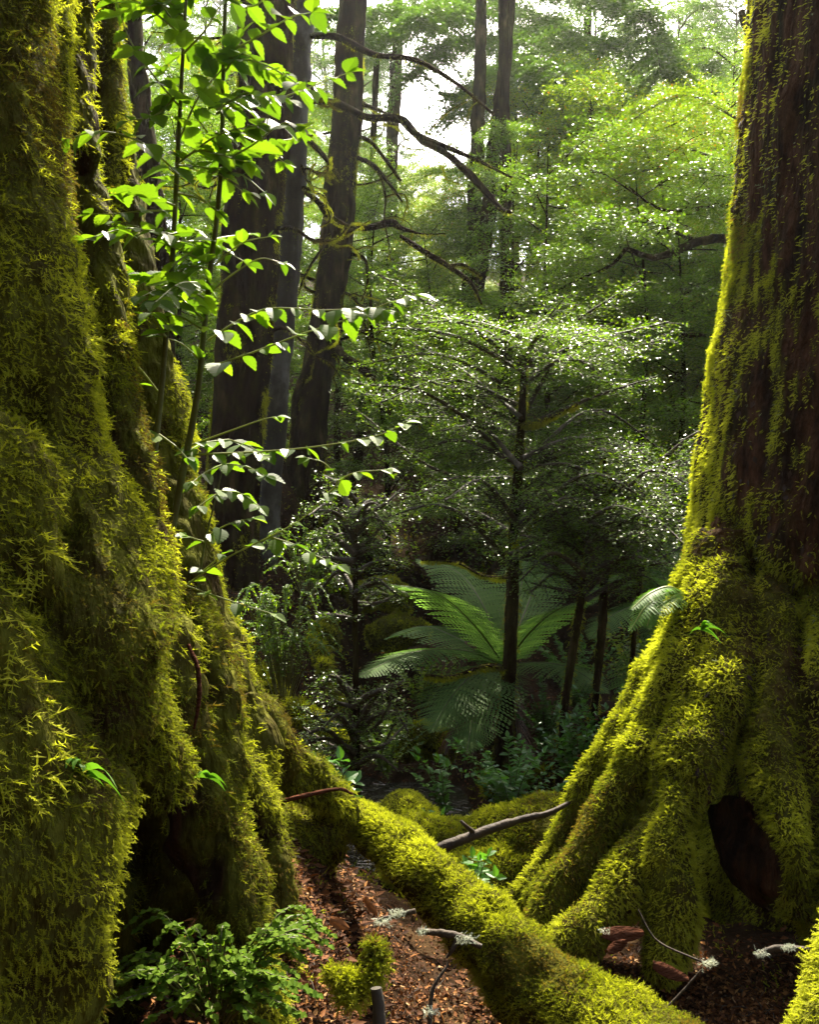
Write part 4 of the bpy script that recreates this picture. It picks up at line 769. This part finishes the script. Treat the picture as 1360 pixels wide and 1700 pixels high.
sapling("sapling stem with long arching yellow-green shoots reaching right across the dark trunks",
    [(270, 965, 2.1), (300, 800, 2.1), (328, 650, 2.08), (345, 480, 2.05), (365, 300, 2.0), (372, 60, 1.95), (376, -60, 1.93)], .012,
    [([(345, 565, 2.08), (400, 530, 2.05), (450, 512, 2.0), (540, 515, 1.95), (600, 512, 1.92), (640, 515, 1.9)], .055, .055, .7), ([(330, 615, 2.08), (420, 585, 2.05), (500, 555, 2.0), (570, 532, 1.95), (640, 505, 1.9), (690, 490, 1.88)], .062, .062, .75),
     ([(345, 450, 2.05), (400, 405, 2.05), (450, 392, 2.03)], .07, .035), ([(345, 490, 2.05), (380, 460, 2.03), (430, 430, 2.0), (470, 437, 2.0)], .08, .04), ([(315, 740, 2.1), (375, 718, 2.08), (435, 697, 2.05), (460, 692, 2.05)], .12, .04),
     ([(318, 755, 2.1), (430, 750, 2.1), (520, 742, 2.05), (620, 725, 2.0), (675, 702, 2.0)], .06, .042, .5), ([(290, 985, 2.1), (370, 930, 2.1), (450, 890, 2.08), (500, 862, 2.05), (540, 825, 2.05)], .14, .045), ([(450, 892, 2.08), (490, 905, 2.05), (530, 925, 2.02), (562, 938, 2.0)], .05, .045),
     ([(540, 825, 2.05), (560, 800, 2.04), (540, 770, 2.03), (510, 760, 2.02)], .06, .035), ([(560, 800, 2.04), (590, 785, 2.03), (640, 780, 2.02)], .05, .045), ([(262, 955, 2.1), (330, 980, 2.05), (390, 1000, 2.02), (455, 1020, 2.0)], .1, .042),
     ([(368, 270, 2.0), (420, 240, 1.95), (470, 205, 1.9), (510, 215, 1.88)], .055, .07), ([(370, 180, 1.98), (430, 175, 1.95), (500, 150, 1.92), (580, 120, 1.9)], .05, .055), ([(372, 90, 1.95), (430, 60, 1.9), (480, 30, 1.87), (520, 20, 1.85)], .055, .065), ([(366, 290, 2.0), (400, 290, 1.97), (440, 320, 1.95)], .06, .05),
     ([(368, 250, 2.0), (330, 200, 1.97), (300, 150, 1.95), (270, 120, 1.93)], .05, .055), ([(360, 350, 2.0), (320, 320, 1.98), (280, 300, 1.95)], .06, .05), ([(372, 120, 1.96), (400, 90, 1.93), (440, 110, 1.9), (470, 120, 1.88)], .055, .055), ([(376, 0, 1.94), (420, 10, 1.9), (460, -20, 1.88)], .05, .06), ([(350, 440, 2.04), (310, 420, 2.0), (260, 400, 1.96)], .05, .05), ([(335, 600, 2.07), (300, 570, 2.05), (270, 560, 2.03)], .06, .05)], extra=13)
sapling("short leafy sapling with paired drooping leaves low against the dark trunk",
    [(325, 1000, 2.2), (340, 900, 2.2), (362, 810, 2.2), (380, 730, 2.2)], .004,
    [([(380, 730, 2.2), (340, 735, 2.15), (318, 745, 2.1)], .05, .05), ([(380, 730, 2.2), (410, 740, 2.15), (440, 755, 2.1)], .05, .055), ([(372, 770, 2.2), (340, 785, 2.15), (320, 800, 2.1)], .05, .05), ([(372, 770, 2.2), (410, 775, 2.15), (440, 790, 2.1)], .05, .055),
     ([(360, 820, 2.2), (330, 840, 2.15)], .05, .05), ([(362, 815, 2.2), (400, 820, 2.15), (430, 840, 2.1)], .045, .05), ([(345, 890, 2.2), (380, 870, 2.15), (420, 860, 2.1)], .045, .05), ([(340, 900, 2.2), (310, 890, 2.15)], .05, .05), ([(335, 950, 2.2), (370, 920, 2.15)], .05, .045)])

# ------------------------------------------------------------------ low plants
def herb(name, px, py, d, label, n, hpx, wpx, size, mat='shrub', T=SMOOTH, sp=.035, group=None, hang=.15, cat="plant", down=False, stem='green_stem', arch=False):
    b = P(px, py, d); TT = thing(name, b, label, cat, group); gs, gl = Geo(), Geo(); sc_ = d/F_PX
    for k in range(n):
        dx = rng.uniform(-1, 1)*wpx*sc_; dy = rng.uniform(-.7, .7)*wpx*sc_; h = hpx*sc_*rng.uniform(.5, 1)
        e = np.array([[0, 0, 0], [dx*.4, dy*.4, h*.6], [dx, dy, h]]) if not down else np.array([[0, 0, 0], [dx*.5, dy*.5, h*.5], [dx, dy, h*.35]])
        if arch: e = np.array([[dx*.2, dy*.2, h*.3], [dx*.6, dy*.6, h*.85], [dx*.95, dy, h*.95], [dx*1.25, dy, h*.8]])
        tube(gs, e, ([.0025, .002, .0015, .001] if arch else [.0035, .0025, .0012]), 5, 8); shoot_leaves(gl, e, rng, sp, size, T, .15, hang)
    gs.build("stems", M[stem], TT, smooth=True); gl.build("leaves", M[mat], TT)
    return TT
herb("glossy_seedling", 575, 1385, 3.6, "bright lance-leaved seedling above the upper end of the mossy log", 5, 130, 55, .075, 'shrub', sp=.05)
herb("glossy_seedling", 740, 1360, 4.6, "loose glossy seedling just left of the wide leafy shrub", 6, 110, 50, .055, 'shrub')
herb("glossy_shrub", 850, 1375, 4.8, "wide glossy-leaved shrub with many white glints at the foot of the thin mossy tree", 22, 150, 130, .055, 'shrub')
herb("glossy_shrub", 960, 1330, 5.2, "leafy green shrub between the wide shrub and the right tree's roots", 20, 150, 80, .055, 'shrub')
herb("glossy_seedling", 790, 1500, 3.3, "small dull seedling on the bank behind the slanting log", 5, 90, 40, .05, 'shrub')
herb("glossy_seedling", 828, 1520, 3.1, "single upright seedling with four broad leaves near the root tips", 1, 75, 10, .055, 'shrub', sp=.06)
herb("glossy_seedling", 515, 1330, 3.2, "pale seedling peeping over the crest of the left root", 3, 90, 25, .055, 'shrub')
herb("glossy_shrub", 470, 1200, 4.6, "dense dark shrub with tiny glints left of the pencil-thin young tree", 60, 250, 80, .020, 'beech', sp=.022, cat="shrub", arch=True)
herb("glossy_shrub", 510, 1010, 6.4, "upright small-leaved shrub on the left bank above the gully", 44, 150, 60, .028, 'beech', sp=.03, cat="shrub", arch=True)
herb("hollow_fern_herb", 360, 1720, 1.5, "soft green small-leaved plant growing in front of the black hollow", 70, 190, 150, .0135, 'soft_leaf', T=ROUND, sp=.012, hang=.1, arch=True)
for px_, py_, d_, lab_, h_, w_, m_ in ((1010, 1290, 5.4, "leafy shrub close against the right tree's outermost root", 150, 60, 'shrub'), (905, 1260, 6.3, "upright leafy shrub between the thin mossy tree and the sunlit golden-rimmed stems", 130, 60, 'shrub'),
    (640, 1290, 5.9, "low glinting shrub at the stream edge behind the glossy seedling", 100, 60, 'beech'), (960, 1190, 6.9, "pale leafy shrub under the second tree fern", 150, 90, 'shrub'), (1060, 1180, 6.3, "leafy shrub filling the gap above the right roots", 140, 60, 'beech_bright'), (700, 1180, 7.6, "small-leaved shrub under the big tree fern's left fronds", 110, 80, 'beech_bright')):
    herb("leafy_shrub", px_, py_, d_, lab_, 22, h_, w_, .045, m_, sp=.03, cat="shrub", hang=.2)
herb("broad_seedling", 725, 1400, 4.0, "tiny round-leaved seedling beside the mossy boulder", 4, 70, 30, .045, 'shrub')
# strap leaves on the left tree
def straps(px, py, d, label, n, L, mat='fern_bright', sag=1.0, group=None, cat="plant", wd=.006):
    b = P(px, py, d); T = thing("strap_leaf_plant", b, label, cat, group); g = Geo()
    for k in range(n):
        a = rng.uniform(-1.6, 1.6); l = L*rng.uniform(.5, 1); u = np.array([sin(a)*.8, -.35, cos(a)*.9]); t = np.linspace(0, 1, 8)[:, None]
        c = u*l*t; c[:, 2] -= (sag*l*.7*t[:, 0]**2); s = nrm(np.cross(u, [0, -1., .2]))*wd*np.sin(pi*(.15+.82*t)); V = np.concatenate([c+s, c-s]); i = np.arange(7)
        g.add(V, np.stack([i, i+1, i+9, i+8], 1), rng.random())
    g.build("blades", M[mat], T)
straps(130, 1290, 1.16, "tuft of green strap leaves on the left tree above the hollow", 10, .13)
straps(345, 1290, 1.62, "small strap-leaved tuft drooping on the moss at the hollow's lip", 5, .07)
straps(1165, 1045, 3.0, "thin grassy tuft sprouting from the moss on the right trunk", 9, .13)
def small_fern(px, py, d, ends, label, pl=.06, npn=14):
    c = P(px, py, d); T = thing("small_fern", c, label, "fern")
    for e in ends: g, gr = Geo(), Geo(); frond(g, gr, [c-c]+[P(*a)-c for a in e], rng, npn, pl, .012, .2); gr.build("rachis", M['lime_stem'], g.build("frond", M['fern_bright'], T))
small_fern(1135, 985, 3.55, [[(1110, 975, 3.5), (1080, 985, 3.45), (1050, 1010, 3.4)], [(1110, 985, 3.5), (1075, 1005, 3.4), (1048, 1045, 3.35)], [(1115, 995, 3.45), (1085, 1015, 3.4), (1075, 1040, 3.35)]], "lime green fern frond jutting left from the right trunk's mossy edge")

# mossy boulders and logs on the far bank
bank = [([(590, 1000, 9.5, .12), (640, 985, 9.4, .16), (680, 1005, 9.3, .12)], "mossy_boulder", "dim mossy boulder at the top of the far bank above the fern's left frond", "boulder"),
        ([(610, 1060, 8.8, .14), (660, 1050, 8.8, .18), (710, 1065, 8.8, .14)], "mossy_boulder", "broad mossy boulder on the far bank behind the fern's left fronds", "boulder"),
        ([(530, 1060, 8.0, .13), (560, 1050, 8.0, .15)], "mossy_boulder", "mossy boulder just left of the pencil-thin young tree", "boulder"),
        ([(520, 1060, 7.6, .06), (535, 1100, 7.3, .07), (548, 1140, 7.1, .06), (570, 1170, 7.0, .05)], "mossy_branch", "short bright mossy stump leaning on the left bank", "branch"),
        ([(430, 1110, 6.6, .05), (470, 1160, 6.2, .06), (520, 1200, 6.0, .07), (590, 1250, 6.0, .05)], "fallen_branch", "dark fallen branch sloping down the left bank", "branch"),
        ([(540, 960, 10, .09), (600, 985, 10, .10), (660, 1000, 10, .08)], "fallen_log", "dim fallen log lying high on the far bank", "log"),
        ([(800, 1300, 6.6, .10), (870, 1310, 6.6, .12), (940, 1300, 6.6, .12)], "mossy_boulder", "shadowed mossy boulder behind the wide glossy shrub", "boulder"),
        ([(660, 1240, 7.0, .12), (700, 1225, 7.1, .13), (750, 1240, 7.2, .1)], "mossy_boulder", "low mossy boulder on the far side of the stream", "boulder")]
for k, (c, nm, lab, cat) in enumerate(bank):
    mossy_body(nm, [c], lab, cat, 7000, .035, mat='moss', voxel=.03, amp=.04, seed=400+k*7, base="stone" if cat == "boulder" else "wood")
# ground moss and fern cover on the banks
n = 26000; x = rng.uniform(-3.5, 4, n); y = rng.uniform(3.6, 15, n); p = on_ground(x, y); k = (fbm(p, .9, 61, 3) > -.05) & (p[:, 2] > -1.02) & in_view(p, .1); p = p[k]
g = Geo(); moss(g, p, np.tile([0, -.1, 1.], (len(p), 1)), rng, .06, .2, .8, .6, MT_FINE, -.1, 71, .02); tag(g.build("bank_moss", M['moss']), "patchy green moss covering the banks of the gully", "moss", kind='stuff')
n = 90000; y = rng.uniform(8.5, 48, n)**1.0; x = rng.uniform(-.62, .62, n)*(y+3); p = on_ground(x, y); k = (fbm(p, .5, 65, 3) > -.35); p = p[k]; n = len(p)
cl = fbm(p, .8, 66, 2); p[:, 2] += rng.random(n)**1.5*np.clip(.35+.7*cl, .1, 1)*np.clip(y[k]/14, .6, 1.6); g = Geo(); a = rng.normal(0, 1, (n, 3)); a[:, 2] *= .4
ll = rng.uniform(.05, .10, n)*np.clip(y[k]/14, .7, 2.2); leafquads(g, p, a, np.array([0, 0, 1.])+rng.normal(0, .5, (n, 3)), ll, ll*.5, rng.random(n)); tag(g.build("undergrowth", M['beech']), "low leafy undergrowth covering the far slope under the trees", "undergrowth", kind='stuff')
n = 7000; x = rng.uniform(-1.2, 2.2, n); y = rng.uniform(2.2, 4.4, n); p = on_ground(x, y); k = (fbm(p, 2.2, 63, 3) > .12); p = p[k]
g = Geo(); moss(g, p, np.tile([0, -.1, 1.], (len(p), 1)), rng, .026, .1, .8, .6, MT, .1, 73, .01); tag(g.build("floor_moss", M['moss_gold_lit']), "bright moss patches on the forest floor around the roots", "moss", kind='stuff')

# ------------------------------------------------------------------ sticks, twigs with lichen, fallen leaves
def stick(name, lst, label, lich=(), mat='twig', cat="stick", forks=()):
    pts = PP([a[:3] for a in lst]); b = pts[0].copy(); T = thing(name, b, label, cat); g = Geo(); tube(g, pts-b, [a[3] for a in lst], 8, len(lst)*6, .2, 3)
    for f in forks: tube(g, PP([a[:3] for a in f])-b, [a[3] for a in f], 6, len(f)*5, .2, 4)
    g.build("wood", M[mat], T, smooth=True)
    if lich:
        for (px, py, d, r, n) in lich:
            gl = Geo()
            c = P(px, py, d)-b+np.clip(rng.normal(0, r, (n, 3)), -1.6*r, 1.6*r)*np.array([1.4, .6, .6]); nn = nrm(rng.normal(0, 1, (n, 3))+[0, -.4, .5]); moss(gl, c, nn, rng, .018, .0, 1, .5, MT_FINE, .1, 9, .002)
            gl.build("lichen", M['lichen'], T)
stick("bare_stick", [(695, 1432, 3.2, .018), (740, 1405, 3.2, .02), (800, 1382, 3.25, .018), (860, 1362, 3.3, .014), (910, 1350, 3.3, .012), (950, 1330, 3.35, .006)], "long thin bare stick lying across the low mossy log", forks=[[(790, 1385, 3.25, .01), (775, 1372, 3.2, .008), (765, 1362, 3.2, .005)]])
stick("lichen_twig", [(695, 1545, 1.98, .007), (740, 1550, 1.95, .008), (765, 1555, 1.94, .008), (800, 1572, 1.92, .006)], "brown twig crusted with white lichen poking from the log's underside", lich=[(775, 1558, 1.92, .010, 90), (704, 1546, 1.96, .004, 25)], forks=[[(762, 1555, 1.94, .006), (752, 1575, 1.93, .005), (742, 1590, 1.93, .003)]])
stick("lichen_twig", [(625, 1530, 2.05, .005), (650, 1522, 2.05, .006), (690, 1512, 2.05, .006)], "short lichen-crusted twig on the litter beside the two fallen leaves", lich=[(660, 1517, 2.03, .008, 60), (636, 1530, 2.03, .007, 45)])
stick("upright_stub", [(632, 1720, 1.85, .016), (629, 1680, 1.86, .014), (625, 1640, 1.87, .012)], "pale brown upright broken stub by the moss cushion", mat='bark_grey', cat="stub")
stick("lichen_twig", [(716, 1720, 1.85, .004), (714, 1690, 1.86, .005), (720, 1640, 1.88, .004), (745, 1600, 1.9, .003)], "thin vertical twig with a lichen tuft in the dark under the log", lich=[(714, 1680, 1.85, .005, 30)])
stick("lichen_stick", [(1255, 1588, 2.4, .007), (1290, 1574, 2.4, .009), (1345, 1577, 2.38, .008)], "grey lichen-covered stick lying by the far right corner root", lich=[(1265, 1583, 2.39, .007, 50), (1310, 1573, 2.38, .008, 70)])
stick("lichen_twig", [(1060, 1510, 2.6, .002), (1090, 1560, 2.55, .003), (1150, 1590, 2.5, .003), (1190, 1605, 2.5, .003)], "fine wavy twig in front of the right tree's stout root with pale tips", lich=[(1178, 1600, 2.48, .007, 30), (1005, 1545, 2.5, .007, 30)])
stick("thin_twig", [(1090, 1690, 2.2, .003), (1130, 1650, 2.2, .003), (1165, 1610, 2.2, .002)], "thin dark twig standing in the damp litter at lower right")
stick("thin_twig", [(452, 1335, 2.3, .005), (500, 1322, 2.3, .006), (560, 1310, 2.35, .005), (585, 1318, 2.4, .003)], "reddish twig lying along the left root above the litter", mat='wood_flake')
stick("hanging_root", [(312, 1070, 1.5, .003), (328, 1110, 1.48, .004), (330, 1160, 1.47, .004), (322, 1210, 1.47, .002)], "thin hanging reddish rootlet on the left tree's moss", mat='wood_flake', cat="root")
def flake(px, py, d, L, wdt, label, rot, name="bark_flake", mat='wood_flake', cat="bark flake"):
    g = Geo(); n = 9; t = np.linspace(0, 1, n); w_ = wdt*np.sin(pi*(.1+.85*t))**.6; a = np.array([cos(rot), .25, sin(rot)]); s = nrm(np.cross(a, [.1, -.8, .6])); up = np.cross(a, s)
    c = (a*(L*t)[:, None])+up*(.06*L*np.sin(pi*t))[:, None]; rows = [c+s*w_[:, None]*k+up*(wdt*.18*(k*k))+rng.normal(0, .0006, (n, 3)) for k in (-1, -.4, 0, .4, 1)]
    V = np.concatenate(rows); V2 = V-up*.0018; i = np.arange(n-1); Fs = [np.stack([k*n+i, k*n+i+1, (k+1)*n+i+1, (k+1)*n+i], 1) for k in range(4)]
    g.add(np.concatenate([V, V2]), np.concatenate([np.concatenate(Fs), np.concatenate(Fs)[:, ::-1]+len(V)]), .8)
    o = g.build(name, M[mat], smooth=True); o.location = tuple(P(px, py, d)); tag(o, label, cat)
flake(605, 1490, 2.1, .06, .008, "yellowish curled fallen leaf standing on the litter near the lichen twig", -1.0, "fallen_leaf", 'litter', "leaf")
flake(548, 1525, 2.0, .05, .011, "pinkish tan fallen leaf lying flat on the red litter", -.6, "fallen_leaf", 'litter', "leaf")
flake(1000, 1550, 2.55, .13, .022, "large rotten red bark slab at the foot of the stout right root", -.1)
flake(1085, 1600, 2.4, .12, .018, "long brown bark slab sloping down the litter slope", -.5)
flake(1010, 1580, 2.5, .06, .015, "small broken bark chip below the large red slab", .4)

# ------------------------------------------------------------------ the misty air
def haze():
    m, t, N, L = new_mat('misty_air'); v = N("ShaderNodeVolumePrincipled"); v.inputs["Density"].default_value = .00045; v.inputs["Color"].default_value = (.93, .97, .88, 1); v.inputs["Anisotropy"].default_value = .65
    o = N("ShaderNodeOutputMaterial"); L(v.outputs[0], o.inputs["Volume"])
    g = Geo(); x0, x1, y0, y1, z0, z1 = -95, 95, -65, 115, -4, 62
    V = np.array([(x, y, z) for x in (x0, x1) for y in (y0, y1) for z in (z0, z1)]); g.add(V, np.array([[0, 1, 3, 2], [4, 6, 7, 5], [0, 4, 5, 1], [2, 3, 7, 6], [0, 2, 6, 4], [1, 5, 7, 3]]))
    tag(g.build("haze", m), kind='stuff', label="thin pale mist filling the sunlit forest air", cat="haze")
haze()
